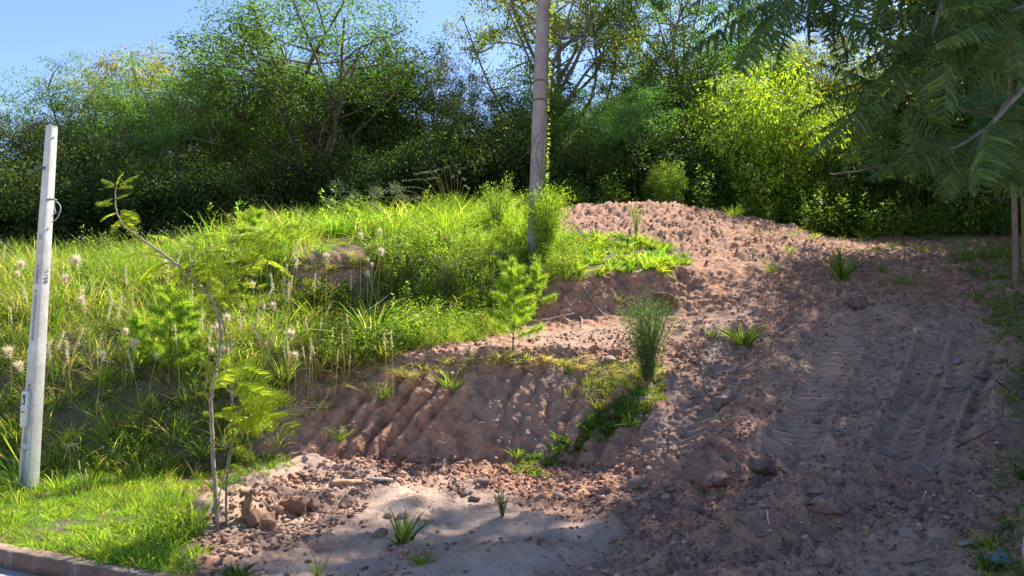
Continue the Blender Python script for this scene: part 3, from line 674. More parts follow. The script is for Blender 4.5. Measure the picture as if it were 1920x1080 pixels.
VERGE = [(-900, 1040), (0, 1025), (170, 1048), (330, 1085), (375, 1060), (385, 1010), (350, 960), (400, 905), (385, 885), (-900, 870)]
grass_stuff('verge_grass', 'sunlit short green grass on the strip behind the kerb', VERGE, 42000, .17, .0085, LIM, .45, .35, .06)
grass_stuff('verge_grass', 'taller seeding grass at the back of the kerbside strip', [(-900, 950), (380, 960), (380, 885), (-900, 870)], 5500, .30, .007, LIM, .3, .2, .12)
grass_stuff('verge_grass', 'low creeping grass spilling on the kerb', [(-900, 1060), (0, 1030), (330, 1090), (400, 1080), (340, 1050), (0, 1000), (-900, 980)], 9000, .09, .008, GRN + DRY, .7, .6, .1)
BANK = [(-900, 900), (360, 900), (520, 860), (560, 780), (610, 700), (600, 600), (540, 560), (530, 480), (-900, 490)]
grass_stuff('bank_grass', 'tangled green and straw-coloured grass covering the left bank', BANK, 190000, .56, .011, GRN + LIM, .5, .32, .22, clump=8000)
grass_stuff('bank_grass', 'short dark grass hugging the steep left bank', BANK, 70000, .26, .012, GRN + DRK, .6, .6, .12)
weed_stuff('bank_weeds', 'leafy weeds mixed into the grass of the left bank', BANK, 5200, .50, 30, .042, .013, GRN, .13)
weed_stuff('bank_weeds', 'tall lime-green weeds along the top of the left bank', [(-900, 640), (520, 640), (560, 470), (380, 470), (200, 505), (-900, 520)], 2200, .75, 40, .045, .012, LIM + GRN, .14)
grass_stuff('bank_grass', 'long upright sunlit grass on the top of the left bank', [(-900, 620), (540, 620), (600, 430), (380, 470), (200, 500), (-900, 520)], 52000, .85, .010, LIM + GRN, .35, .18, .25, clump=1300)
TOP = [(440, 500), (520, 560), (560, 440), (700, 455), (780, 440), (900, 470), (1000, 470), (1060, 440), (1000, 395), (860, 400), (700, 405), (500, 430)]
grass_stuff('terrace_grass', 'lush long arching grass on the top terrace', TOP, 34000, .80, .016, LIM, .6, .25, .03, clump=800, dmin=12.6, dmax=22, weight=None)
weed_stuff('terrace_weeds', 'leafy weeds growing among the terrace grass', TOP, 450, .7, 36, .06, .02, LIM, .14, dmin=12.6, dmax=22, weight=None)
MID = [(690, 460), (690, 620), (760, 660), (900, 640), (1000, 600), (1020, 540), (1100, 520), (1060, 450), (940, 430), (800, 440)]
weed_stuff('slope_weeds', 'small-leaved green weeds covering the middle terrace face', MID, 3600, .45, 40, .036, .014, LIM + GRN, .12, weight=None)
grass_stuff('slope_grass', 'arching mixed grass on the middle terrace face', MID, 16000, .38, .009, GRN + LIM, .7, .4, .12, clump=500, weight=None)
grass_stuff('slope_grass', 'thin dark grass at the foot of the torn terrace wall', [(540, 560), (700, 560), (760, 660), (700, 700), (600, 690), (540, 640)], 7500, .36, .009, GRN + DRK, .6, .4, .30, clump=600, weight=None)
weed_stuff('slope_weeds', 'dark leafy weeds beneath the torn terrace wall', [(540, 560), (720, 540), (760, 660), (640, 700), (560, 660)], 420, .34, 30, .036, .014, DRK + GRN, .12, weight=None)
grass_stuff('dense_grass', 'bright broad-bladed grass patch at the top of the terrace wall', [(1060, 445), (1130, 438), (1280, 470), (1295, 500), (1200, 515), (1080, 530), (1030, 520)], 4600, .30, .020, LIM, .6, .4, .02, clump=260, weight=None)
grass_stuff('hanging_grass', 'dark green grass line running down the right end of the cut bank', [(960, 885), (985, 860), (1100, 790), (1200, 730), (1215, 770), (1130, 830), (1010, 890)], 2600, .17, .012, DRK + GRN, .7, .5, .0, clump=230, weight=None)
grass_stuff('hanging_grass', 'thin grass hanging from the lip of the cut bank', [(1040, 690), (1250, 680), (1250, 760), (1060, 740)], 900, .30, .007, GRN + DRK, .8, .4, .2, clump=110, weight=None)
grass_stuff('toe_grass', 'shaded grass at the foot of the bank behind the young tree', [(360, 905), (380, 870), (560, 850), (560, 875), (470, 905), (400, 925)], 2600, .20, .009, GRN + DRK, .6, .4, .0, clump=260, weight=None)
EDGE = [(1850, 1300), (1780, 1040), (1880, 960), (1900, 800), (1890, 700), (1830, 560), (1780, 480), (2400, 430), (3000, 1300)]
grass_stuff('edge_grass', 'dark weeds and grass along the right edge of the ramp', EDGE, 16000, .30, .010, DRK + GRN, .7, .45, .06, clump=1100, weight=None, dmin=4)
weed_stuff('edge_weeds', 'dark leafy weeds along the right edge of the ramp', EDGE, 900, .40, 28, .05, .02, DRK + GRN, .14, weight=None, dmin=4)
grass_stuff('far_grass', 'sparse grass on the flat ground behind the mound', [(1480, 470), (1900, 480), (1900, 430), (1380, 380), (1300, 372), (1300, 385)], 2600, .22, .010, GRN + LIM, .6, .4, .1, clump=180, weight=None, dmin=15)
weed_stuff('far_weeds', 'low green undergrowth at the foot of the wood', [(-900, 600), (-900, 380), (2800, 350), (2800, 480), (1500, 470), (1200, 400), (900, 440)], 3200, 1.0, 34, .09, .04, DRK + GRN, .28, weight=None, dmin=20.5, dmax=27)
weed_stuff('far_weeds', 'dense dark undergrowth closing the foot of the wood at right', [(1300, 470), (1300, 380), (2100, 380), (2100, 470)], 2600, 1.5, 40, .11, .05, DRK + GRN, .32, weight=None, dmin=22.5, dmax=27)
grass_direct('straw_litter', 'dead grass stems and straw scattered over the bare soil', [(400, 1300), (420, 1000), (700, 890), (1000, 880), (1200, 640), (1290, 520), (1500, 500), (1880, 480), (1900, 1300)], 4200, .10, .004, DRY + [(.12, .09, .06)], .3, 1.6, 0, 2, weight=1 - grass_m)
grass_direct('straw_litter', 'dead straw matted on the terrace and the mound', [(880, 640), (1330, 600), (1330, 520), (1560, 480), (1300, 380), (1080, 390), (1000, 600)], 3000, .12, .005, DRY, .3, 1.5, 0, 2, weight=1 - grass_m)

# ------------------------------------------------------------------ loose soil and gravel
ico = np.array([(0, 0, -1), (.72, -.53, -.45), (-.28, -.85, -.45), (-.89, 0, -.45), (-.28, .85, -.45), (.72, .53, -.45), (.28, -.85, .45), (-.72, -.53, .45), (-.72, .53, .45), (.28, .85, .45), (.89, 0, .45), (0, 0, 1)])
icf = np.array([(0, 1, 2), (1, 0, 5), (0, 2, 3), (0, 3, 4), (0, 4, 5), (1, 5, 10), (2, 1, 6), (3, 2, 7), (4, 3, 8), (5, 4, 9), (1, 10, 6), (2, 6, 7), (3, 7, 8), (4, 8, 9), (5, 9, 10), (6, 10, 11), (7, 6, 11), (8, 7, 11), (9, 8, 11), (10, 9, 11)])
oct_ = np.array([(0, 0, -1), (1, 0, 0), (0, 1, 0), (-1, 0, 0), (0, -1, 0), (0, 0, 1)], float); ocf = np.array([(0, 2, 1), (0, 3, 2), (0, 4, 3), (0, 1, 4), (5, 1, 2), (5, 2, 3), (5, 3, 4), (5, 4, 1)])
edg = (oct_[ocf].mean(1)) * 1.1
def clods(name, label, poly, n, smin, smax, pal, weight=None, flat=.65, mat=None, power=2.5, cat='soil', dmin=0):
    p, nm = scatter(poly, n, dmin, 26, weight); s = smin + (smax - smin) * rng.random(n) ** power
    A = unit(rng.normal(size=(n, 4))); w, x, y, z = A.T
    Rm = np.stack([np.stack([1 - 2 * (y * y + z * z), 2 * (x * y - z * w), 2 * (x * z + y * w)], -1), np.stack([2 * (x * y + z * w), 1 - 2 * (x * x + z * z), 2 * (y * z - x * w)], -1), np.stack([2 * (x * z - y * w), 2 * (y * z + x * w), 1 - 2 * (x * x + y * y)], -1)], 1)
    V = (oct_[None] + rng.normal(0, .28, (n, 6, 3))) * rng.uniform(.6, 1.35, (n, 1, 3))
    V = np.einsum('nij,nkj->nki', Rm, V) * s[:, None, None]; V[..., 2] *= flat
    V += (p + nm * s[:, None] * .25)[:, None]
    B = Batch(); B.add(V, [(np.arange(n)[:, None, None] * 6 + ocf[None]).reshape(-1, 3)], np.repeat(palette(pal, n, .2), 6, 0))
    return tag(link(name, B.mesh(name), mat=mat or M_clod), label, cat, kind='stuff')
SO = [(.40, .225, .155), (.30, .165, .12), (.50, .31, .225), (.21, .13, .10)]
BARE = [(400, 1300), (360, 1010), (470, 905), (560, 870), (700, 870), (1150, 880), (1240, 700), (1300, 600), (1420, 520), (1560, 480), (1880, 480), (1880, 1300)]
clods('soil_clods', 'crumbled brown clods lying over the bare ground', BARE, 21000, .005, .036, SO, (1 - grass_m) * (1.05 - sand_m) * (1 - .8 * tread))
clods('soil_clods', 'broken clods heaped at the foot of the cut bank', [(520, 900), (620, 850), (980, 860), (1180, 860), (1240, 900), (1150, 960), (960, 930), (700, 905), (560, 900)], 3200, .008, .045, SO)
clods('soil_clods', 'pinkish clods covering the sunlit mound', [(1060, 440), (1060, 385), (1200, 365), (1350, 370), (1540, 460), (1400, 500), (1290, 490), (1180, 470)], 3600, .010, .06, [(.36, .24, .18), (.44, .31, .24), (.28, .18, .14)], None, .7)
clods('soil_clods', 'crumbs on the heap by the young tree', [(350, 1010), (440, 910), (560, 885), (700, 900), (690, 950), (560, 1020), (420, 1050)], 1500, .008, .045, [(.34, .21, .15), (.44, .30, .22), (.27, .16, .12)])
clods('soil_clods', 'crumbs along the narrow ledge above the cut bank', [(760, 700), (900, 640), (1320, 600), (1320, 680), (1100, 700)], 1600, .008, .04, SO)
clods('gravel', 'buff stone chips on the ramp', [(1180, 960), (1260, 760), (1400, 620), (1560, 540), (1880, 600), (1890, 1000), (1300, 1080)], 2600, .008, .035, [(.36, .22, .16), (.28, .17, .13), (.44, .29, .20), (.18, .12, .10)], None, .6, M_rock, 3, 'gravel')

# ------------------------------------------------------------------ individual stones
def stone_mesh(seed, flat=.6, ang=.5, sub=2):
    r = np.random.default_rng(seed); import bmesh
    bm = bmesh.new(); bmesh.ops.create_icosphere(bm, subdivisions=sub, radius=1); cuts = rand_dirs(13, r)
    for v in bm.verts:
        c = np.array(v.co); 
        for k in cuts:
            q = c @ k
            if q > .55: c = c - k * (q - .55)
        v.co = c * (1 + r.normal(0, .02)) * np.array([1, .75, flat])
    V = np.array([v.co[:] for v in bm.verts]); Fc = np.array([[v.index for v in f.verts] for f in bm.faces]); bm.free(); return V, Fc
SM = [stone_mesh(40 + k, .45 + .08 * (k % 5), .6 + .1 * (k % 4)) for k in range(8)]
stones = [  # px, py, width px, height px, colour, label
 (903, 902, 30, 17, (.24, .19, .17), 'brown-grey squared stone lying on the flat below the middle of the cut bank'),
 (712, 1001, 27, 24, (.26, .20, .17), 'upright reddish stone beside the green tuft on the pale sand'),
 (729, 967, 25, 15, (.25, .20, .18), 'rounded stone just behind the green tuft on the sand'),
 (752, 966, 26, 14, (.24, .27, .25), 'flat greenish-grey slab behind the green tuft'),
 (1132, 921, 38, 26, (.22, .15, .12), 'large brown boulder at the right foot of the cut bank'),
 (1166, 913, 18, 12, (.33, .25, .22), 'pinkish chip leaning against the large brown boulder'),
 (1196, 905, 52, 26, (.15, .14, .14), 'dark grey boulder half buried right of the brown one'),
 (1222, 868, 26, 20, (.42, .31, .25), 'pale pink broken block above the grey boulder'),
 (1212, 880, 19, 13, (.48, .45, .44), 'small whitish slab at the foot of the pale pink block'),
 (1250, 903, 32, 13, (.40, .25, .14), 'orange-buff flat stone on the edge of the ramp'),
 (1257, 915, 22, 14, (.24, .14, .10), 'round brown stone under the orange-buff flat stone'),
 (1245, 930, 22, 14, (.46, .43, .36), 'cream flat stone below the orange-buff one'),
 (1220, 950, 9, 6, (.5, .44, .36), 'tiny cream pebble left of the dark rut'),
 (1166, 957, 22, 14, (.16, .14, .14), 'grey stone at the edge of the pale sand flat'),
 (1050, 928, 24, 15, (.33, .28, .27), 'pale pinkish stone at the bank foot left of the brown boulder'),
 (1058, 912, 16, 10, (.36, .35, .36), 'small light grey chip behind the pale pinkish stone'),
 (890, 933, 26, 14, (.16, .15, .16), 'dark angular stone below the brown-grey squared stone'),
 (870, 922, 22, 12, (.22, .19, .18), 'flat grey-brown stone left of the dark angular one'),
 (852, 892, 14, 9, (.38, .33, .29), 'small pale pebble left of the squared stone'),
 (1386, 690, 22, 17, (.30, .25, .23), 'pale rounded stone below the dark grass tuft on the ramp'),
 (1479, 721, 20, 13, (.15, .155, .18), 'blue-grey stone beside the left crawler track'),
 (1492, 668, 26, 14, (.17, .16, .17), 'dark grey stone at the top of the left crawler track'),
 (1528, 787, 20, 15, (.12, .12, .12), 'dark cubic stone in the middle of the crawler track'),
 (1603, 768, 30, 11, (.36, .25, .18), 'buff flat stone right of the left crawler track'),
 (1648, 737, 20, 13, (.46, .42, .38), 'whitish stone above the buff flat stone'),
 (1580, 730, 20, 14, (.32, .22, .19), 'reddish-pink stone between the tracks'),
 (1847, 771, 36, 13, (.46, .37, .30), 'long cream slab at the right side of the ramp'),
 (1676, 849, 26, 16, (.42, .33, .27), 'cream and brown stone at mid ramp'),
 (1490, 847, 18, 13, (.34, .24, .19), 'buff stone left of mid ramp'),
 (1760, 779, 16, 10, (.14, .12, .12), 'dark stone in the right crawler track'),
 (1792, 676, 22, 12, (.38, .36, .37), 'light grey stone at the head of the right crawler track'),
 (1757, 697, 26, 12, (.44, .43, .40), 'pale white-grey stone in the orange patch'),
 (1774, 722, 24, 10, (.46, .44, .41), 'second whitish slab just below the one in the orange patch'),
 (1812, 724, 22, 11, (.42, .41, .41), 'light stone right of the whitish slabs'),
 (1720, 738, 20, 16, (.24, .25, .27), 'blue-grey broken stone left of the orange patch'),
 (1844, 704, 36, 14, (.13, .12, .14), 'flat dark purple-grey rock at the right of the orange patch'),
 (1528, 915, 36, 12, (.30, .23, .19), 'flat pinkish stone above the lower ridge of soil'),
 (1635, 945, 22, 12, (.17, .17, .18), 'grey stone in the lower rut'),
 (1808, 1018, 34, 9, (.42, .39, .36), 'long whitish stone near the lower right corner'),
 (1866, 990, 24, 20, (.20, .14, .12), 'brown broken stone in the weeds at lower right'),
 (1733, 1072, 15, 7, (.5, .48, .48), 'small white flake at the bottom right'),
 (1145, 671, 26, 14, (.32, .30, .26), 'pale stone on the lip of the cut bank near the dark shrub'),
 (1203, 773, 14, 12, (.26, .26, .28), 'grey chip on the bank beside the grass line'),
 (1376, 556, 20, 10, (.34, .26, .22), 'pale stone above the dark grass tuft'),
 (573, 855, 16, 10, (.50, .50, .50), 'white pebble at the bank foot left of centre'),
 (549, 894, 24, 17, (.40, .18, .10), 'orange-red brick-like stone on top of the heap'),
 (561, 901, 16, 10, (.36, .17, .10), 'smaller orange stone touching the brick-like one'),
 (1870, 675, 22, 12, (.2, .15, .13), 'brown stone on the right margin of the ramp'),
 (1424, 1000, 26, 10, (.17, .15, .15), 'grey flat stone at the end of the lower rut'),
 (690, 880 , 12, 7, (.3, .28, .27), 'small grey pebble on the pale strip below the bank'),
]
for k, (px, py, w, h, c, lb) in enumerate(stones):
    p, n = hit(px, py); d = p[1]; V, Fc = SM[k % 8]; a = w * d / F / 2; b = max(h * d / F / 2, .2 * a)
    Vz = V / np.abs(V).max(0); th = rng.uniform(-.4, .4); Rz = np.array([[math.cos(th), -math.sin(th), 0], [math.sin(th), math.cos(th), 0], [0, 0, 1]])
    B = Batch(); c = np.array(c) * .42 + np.array((.42, .23, .15)) * .3; B.add((Vz * np.array([a, a * .8, b * 1.1])) @ Rz.T, [Fc], c); o = link('stone', B.mesh('stone'), mat=M_rock)
    o.location = p + np.array([0, 0, b * .15]); o.rotation_euler = (rng.normal(0, .12), rng.normal(0, .12), 0); tag(o, lb, 'stone')
OV = [(530, 520), (560, 462), (700, 436), (790, 432), (790, 460), (710, 478), (610, 492), (560, 530)]
grass_stuff('overhang_grass', 'long grass hanging over the lip of the torn terrace wall', OV, 6000, .42, .011, GRN + LIM, 1.1, .4, .1, weight=None)
grass_stuff('slope_grass', 'scattered dark tufts on the torn terrace wall', [(545, 580), (550, 490), (700, 470), (730, 500), (640, 570)], 1500, .26, .009, GRN + DRK, .9, .5, .3, weight=None)
grass_stuff('overhang_grass', 'ragged grass and roots hanging over the brow of the cut bank', [(560, 780), (640, 700), (760, 690), (880, 668), (1060, 668), (1240, 690), (1240, 712), (1060, 690), (880, 690), (760, 712), (660, 730), (580, 800)], 1500, .30, .008, GRN + DRY, 1.2, .5, .4, weight=None)
grass_stuff('ledge_grass', 'patchy thin grass on the cut bank under the dark shrub', [(1060, 690), (1250, 690), (1250, 760), (1130, 780), (1060, 740)], 1300, .26, .007, GRN + DRK, .9, .4, .3, weight=None)
# ------------------------------------------------------------------ poles
def oriented(B, c, h, C, R3, taper=1.0): box(B, c, h, C, R3, taper=taper)
base, _ = hit(62, 896); base[1] = max(base[1], 8.9)
bx = np.array([(62 - 960) / F * 9.0, 9.0, ground_z((62 - 960) / F * 9.0, 9.0) - .03]); topz = P(97, 240, 9.0)[2]; Hp = topz - bx[2]
pole = tag(empty('concrete_service_pole', tuple(bx)), 'pale concrete service pole with a meter box, leaning slightly at the left', 'pole')
lean = (P(97, 240, 9.0)[0] - bx[0]) / Hp
nR = np.array([.955, -.297, 0]); nL = np.array([-.297, -.955, 0]); XX = nR; YY = -nL      # local x = right face, local -y = left recessed face
RM = np.array([XX, YY, [0, 0, 1]]).T
def pole_piece(name, x0, x1, y0, y1, z0, z1, C, mat=M_conc, parent=pole, tp=True, ch=.004):
    B = Batch(); V = []
    for z in (z0, z1):
        f = 1 - .42 * z / Hp if tp else 1
        for x, y in ((x0, y0), (x1, y0), (x1, y1), (x0, y1)):
            p = RM @ np.array([x * f, y * f, 0]); V.append(p + np.array([lean * z, 0, z]))
    B.add(V, [np.array([[3, 2, 1, 0], [4, 5, 6, 7], [0, 1, 5, 4], [1, 2, 6, 5], [2, 3, 7, 6], [3, 0, 4, 7]])], C)
    o = link(name, B.mesh(name), parent, mat)
    bv = o.modifiers.new('edge', 'BEVEL'); bv.width = ch; bv.segments = 2; return o
cc = (.56, .55, .53); hw = .082; hd = .075
pole_piece('flange', .030, hw, -hd, hd, -.3, Hp, cc); pole_piece('flange', -hw, -.046, -hd, hd, -.3, Hp, cc)
pole_piece('web', -.046, .030, -hd + .03, hd, -.3, Hp - .004, (.50, .49, .47))
for z in np.array([.0, .55, 1.32, 2.45, 3.05]):
    if z < Hp: pole_piece('cross_web', -.044, .028, -hd + .002, -hd + .03, z - .02, z + (.05 if z not in (1.32,) else .5), cc)
pole_piece('cap', -hw * .998, hw * .998, -hd * .998, hd * .998, Hp + .002, Hp + .02, cc)
pole_piece('cross_web', -.044, .028, -hd + .002, -hd + .03, Hp * .62, Hp, cc)
def on_pole(x, y, z): return RM @ np.array([x, y, 0]) + np.array([lean * z, 0, z])
zb = P(64, 762, 9.0)[2] - bx[2]
mb = pole_piece('meter_box', -.075, .025, -hd - .035, -hd * .75, zb - .23, zb + .19, (.62, .63, .62), M_plain, tp=False, ch=.012)
pole_piece('meter_window', -.045, -.008, -hd - .041, -hd - .0352, zb + .03, zb + .15, (.03, .035, .04), M_plain, mb, False, .002)
pole_piece('meter_dial', -.035, -.018, -hd - .044, -hd - .0413, zb + .05, zb + .10, (.5, .52, .5), M_plain, mb, False, .001)
pole_piece('warning_label', -.055, .0, -hd - .038, -hd - .0352, zb - .09, zb - .02, (.75, .62, .50), M_plain, mb, False, .001)
pole_piece('label_stripe', -.050, -.004, -hd - .040, -hd - .0382, zb - .066, zb - .042, (.55, .10, .05), M_plain, mb, False, .001)
pole_piece('paper_notice', -.050, -.012, -hd - .038, -hd - .0352, zb - .20, zb - .12, (.72, .70, .55), M_plain, mb, False, .001)
pole_piece('box_lip', -.080, .030, -hd - .040, -hd * .8, zb - .01, zb + .005, (.55, .56, .56), M_plain, mb, False, .003)
# conduit mouth under the meter, hooks and cable ends near the top
def ring(name, c, axis, r0, r1, C, parent, mat=M_plain):
    B = Batch(); a = unit(np.cross(axis, [0, 0, 1.])); b = np.cross(a, axis); th = np.linspace(0, 2 * math.pi, 17)
    tube(B, [c + (a * math.cos(t) + b * math.sin(t)) * r0 for t in th], r1, C, 6, False); return link(name, B.mesh(name, True), parent, mat)
ring('conduit_mouth', on_pole(-.012, -hd + .02, zb - .47), nL, .032, .010, (.10, .11, .12), pole)
B = Batch(); tube(B, [on_pole(-.012, -hd + .045, zb - .47), on_pole(-.012, -hd + .012, zb - .47)], .026, (.05, .05, .055), 14); link('conduit', B.mesh('conduit', True), pole, M_plain)
zt = P(97, 262, 9.)[2] - bx[2]; B = Batch(); tube(B, curve([on_pole(-.07, -.05, zt), on_pole(-.085, -.06, zt - .05), on_pole(-.088, -.062, zt - .35), on_pole(-.08, -.055, zt - .42)], 12), .004, (.08, .08, .08), 5)
link('conduit_cable', B.mesh('cable'), pole, M_plain)
z2 = P(90, 318, 9.)[2] - bx[2]; B = Batch(); tube(B, [on_pole(-.0, -.06, z2 + .02), on_pole(-.09, -.10, z2), on_pole(-.16, -.12, z2 - .06)], .011, (.12, .12, .14), 6); tube(B, [on_pole(-.16, -.12, z2 - .06), on_pole(-.09, -.09, z2 - .01), on_pole(.0, -.055, z2 - .005)], .006, (.12, .12, .14), 5)
link('insulator_bracket', B.mesh('bracket', True), pole, M_plain)
z3 = P(97, 376, 9.)[2] - bx[2]; B = Batch(); tube(B, [on_pole(.05, -.05, z3), on_pole(.10, .0, z3 + .01), on_pole(.13, .02, z3)], .012, (.18, .18, .19), 6); link('side_hook', B.mesh('hook', True), pole, M_plain)
B = Batch(); tube(B, curve([on_pole(.10, .0, z3), on_pole(.15, .02, z3 - .03), on_pole(.20, .02, z3 - .10), on_pole(.18, .0, z3 - .22), on_pole(.09, -.02, z3 - .28)], 20), .005, (.55, .55, .54), 5); tube(B, curve([on_pole(.12, .0, z3), on_pole(.11, .01, z3 - .08), on_pole(.13, .01, z3 - .15), on_pole(.08, .0, z3 - .2)], 12), .006, (.5, .5, .5), 5)
link('cable_loop', B.mesh('cable_loop', True), pole, M_plain)
for z in (Hp - .12, z3 + .02, Hp * .72):
    B = Batch(); xf = hw * (1 - .42 * z / Hp); tube(B, [on_pole(xf * .98, -.01, z), on_pole(xf + .010, -.01, z)], .010, (.25, .25, .25), 8); link('bolt', B.mesh('bolt'), pole, M_plain)
# number cast into the right face, reading down the pole
zn = P(86, 515, 9.)[2] - bx[2]
tc_ = bpy.data.curves.new('cast_number', 'FONT'); tc_.body = '10100'; tc_.size = .075; tc_.extrude = .0025; tc_.align_x = 'CENTER'; tc_.align_y = 'CENTER'; tc_.space_character = 1.1
to = bpy.data.objects.new('cast_number', tc_); col.objects.link(to); tc_.materials.append(M_plain)
dg = bpy.context.evaluated_depsgraph_get(); tm = bpy.data.meshes.new_from_object(to.evaluated_get(dg)); bpy.data.objects.remove(to)
a_ = tm.attributes.new('col', 'FLOAT_COLOR', 'POINT'); a_.data.foreach_set('color', np.tile([.30, .29, .28, 1], len(tm.vertices)).astype(np.float32))
to = link('cast_number', tm, pole)
f_ = 1 - .42 * zn / Hp
rot = Matrix(((0, YY[0], nR[0]), (0, YY[1], nR[1]), (-1, 0, 0))); to.matrix_local = Matrix.Translation(Vector(on_pole(hw * f_ + .001, 0, zn))) @ rot.to_4x4()

up0 = np.array([(1002 - 960) / F * 15.3, 15.3, 0]); up0[2] = ground_z(up0[0], up0[1]) - .3
upole = tag(empty('utility_pole', tuple(up0)), 'tall round weathered grey utility pole with a creeper up its right side', 'pole')
tpx = P(1019, -20, 15.3); Hu = 9.5; ln = (tpx[0] - up0[0]) / (tpx[2] - up0[2])
B = Batch(); zz = np.linspace(0, Hu, 30); rr = .168 - .0062 * zz; th_w = .004
tube(B, np.stack([ln * zz, 0 * zz, zz], 1), rr, (.30, .26, .25), 28); link('shaft', B.mesh('shaft', True), upole, M_conc)
for z in (3.55, 3.95, 5.7): 
    B = Batch(); r_ = .168 - .0062 * z; tube(B, [(ln * (z - .02), 0, z - .02), (ln * z, 0, z + .02)], r_ + .006, (.16, .13, .12), 24); link('metal_band', B.mesh('band', True), upole, M_conc)
B = Batch(); tube(B, [(ln * 9.2 - .02, -.17, 9.2), (ln * 9.2 - .02, .5, 9.2)], .03, (.3, .3, .3), 8); link('top_bolt', B.mesh('top_bolt'), upole, M_plain)
for k, z in enumerate((1.95, 2.9, 4.6)):
    B = Batch(); r_ = .168 - .0062 * z; box(B, (ln * z - .04 + .03 * k, -r_ - .001, z), (.018, .006, .03), (.45, .43, .42)); link('tag_plate', B.mesh('plate'), upole, M_plain)
# creeper
cr = tag(empty('creeper_vine', tuple(up0)), 'thin creeper with small leaves climbing the right side of the utility pole', 'vine')
rz_ = np.random.default_rng(5)
for k in range(4):
    B = Batch(); zz = np.linspace(.4, 9.3 if k == 0 else (3.2, 5.0, 6.8)[k - 1], 60); r_ = .168 - .0062 * zz + .006; a_ = (.12 - .25 * k * .3) + .18 * np.sin(zz * 2.3 + k) * (.4 if k == 0 else 1) - (.9 * k * np.exp(-((zz - 2.4) / .5) ** 2))
    tube(B, np.stack([ln * zz + r_ * np.cos(a_ - .25), r_ * np.sin(a_ - .25) - .004, zz], 1), .011 if k == 0 else .006, (.22, .17, .13), 5); link('vine_stem', B.mesh('vine_stem', True), cr, M_bark)
n_ = 420; z_ = np.concatenate([rz_.uniform(.6, 9.3, 260), rz_.normal(2.0, .35, 80), rz_.normal(6.8, .9, 80)]).clip(.4, 9.3); a_ = rz_.normal(-.1, .35, n_); r_ = .175 - .0062 * z_ + rz_.random(n_) * .05
pos = np.stack([ln * z_ + r_ * np.cos(a_), r_ * np.sin(a_), z_], 1); B = Batch(); leaves(B, pos, unit(np.stack([np.cos(a_), np.sin(a_), rz_.normal(-.3, .5, n_)], 1)), unit(rand_dirs(n_, rz_) + np.array([0, 0, .6])), .06, .035, palette(GRN + LIM, n_))
link('leaves', B.mesh('vine_leaves'), cr, M_grass)

# ------------------------------------------------------------------ compound leaves
def frond_mesh(name, Lr, npair, plen, nl, ll, lw, pal, droop=.25, pdroop=.25, seed=0, rad=.0025, fwd=.45, core=.014):
    r = np.random.default_rng(seed); B = Batch()
    t = np.linspace(0, 1, 9); mid = np.stack([Lr * t, .03 * Lr * np.sin(t * 3), -droop * Lr * t ** 2 + .06 * Lr * t], 1); tube(B, mid, np.linspace(rad, rad * .4, 9), (.16, .18, .05), 4, False)
    for k in range(npair):
        s = .14 + .86 * (k + .5) / npair; c = np.array([np.interp(s, t, mid[:, a]) for a in range(3)]); pl = plen * (math.sin(math.pi * (.12 + .86 * s)) ** .6) * r.uniform(.85, 1.1)
        for sg in (-1, 1):
            dr = unit(np.array([fwd, sg, -.05 + r.normal(0, .08)])); e = c + dr * pl + np.array([0, 0, -pdroop * pl]); m = (c + e) / 2 + np.array([0, 0, .12 * pl])
            tt = np.linspace(.06, 1, nl)[:, None]; q = (1 - tt) ** 2 * c + 2 * tt * (1 - tt) * m + tt ** 2 * e; tg = unit(np.gradient(q, axis=0)); sd_ = unit(np.cross(tg, [0, 0, 1.]))
            blades(B, c[None], unit((e - c)[None]), np.array([pl]), core, np.array([[0, 0, -pdroop * .6]]), palette(pal, 1, .1, r), 3)
            fall = (1 - .5 * np.abs(2 * tt[:, 0] - .9)) 
            for s2 in (-1, 1):
                d = unit(sd_ * s2 + tg * .45 + r.normal(0, .08, q.shape)); leaves(B, q, d, unit(np.array([0, 0, 1.]) + r.normal(0, .2, q.shape)), ll * fall, lw, palette(pal, nl, .12, r), .1)
    return B.mesh(name)
def orient(o, p, tip, up=(0, 0, 1), L=None, roll=0, zup=False):
    d = unit(np.asarray(tip, float) - np.asarray(p)); y = unit(np.cross(up, d)); z = np.cross(d, y)
    if roll: y, z = y * math.cos(roll) + z * math.sin(roll), z * math.cos(roll) - y * math.sin(roll)
    s = (np.linalg.norm(np.asarray(tip) - np.asarray(p)) / L) if L else 1
    m_ = Matrix(((d[0] * s, y[0] * s, z[0] * s, p[0]), (d[1] * s, y[1] * s, z[1] * s, p[1]), (d[2] * s, y[2] * s, z[2] * s, p[2]), (0, 0, 0, 1)))
    o.matrix_local = m_ @ Matrix.Rotation(math.pi / 2, 4, 'Y') if zup else m_

M_sap = foliage_mat('sapling_leaf', .6, (1.6, 1.5, .5), .45)
# young feathery tree in front of the bank
D0 = 7.7
def TP(px, py, dd=0): return P(px, py, D0 + dd)
b0, _ = hit(408, 985); D0 = float(b0[1]); b0[2] -= .05
yt = tag(empty('feathery_sapling'), 'young crooked sapling with feathery lime leaves, growing from the heap behind the kerb', 'sapling')
def limb(pts, r0, r1, name='branch', c=(.33, .27, .22), s=7, n=24):
    B = Batch(); q = curve(pts, n); q = q + rng.normal(0, .0025, q.shape); tube(B, q, np.linspace(r0, r1, len(q)), c, s); link(name, B.mesh(name, True), yt, M_bark); return q
trk = limb([b0, TP(402, 900), TP(397, 800), TP(396, 740, .05), TP(408, 680, .05), TP(413, 620), TP(402, 570), TP(386, 548)], .022, .014, 'trunk', n=50)
l1 = limb([TP(386, 548), TP(350, 512, -.1), TP(308, 478, -.2), TP(268, 450, -.25), TP(232, 424, -.3)], .016, .009, n=30, c=(.30, .25, .2))
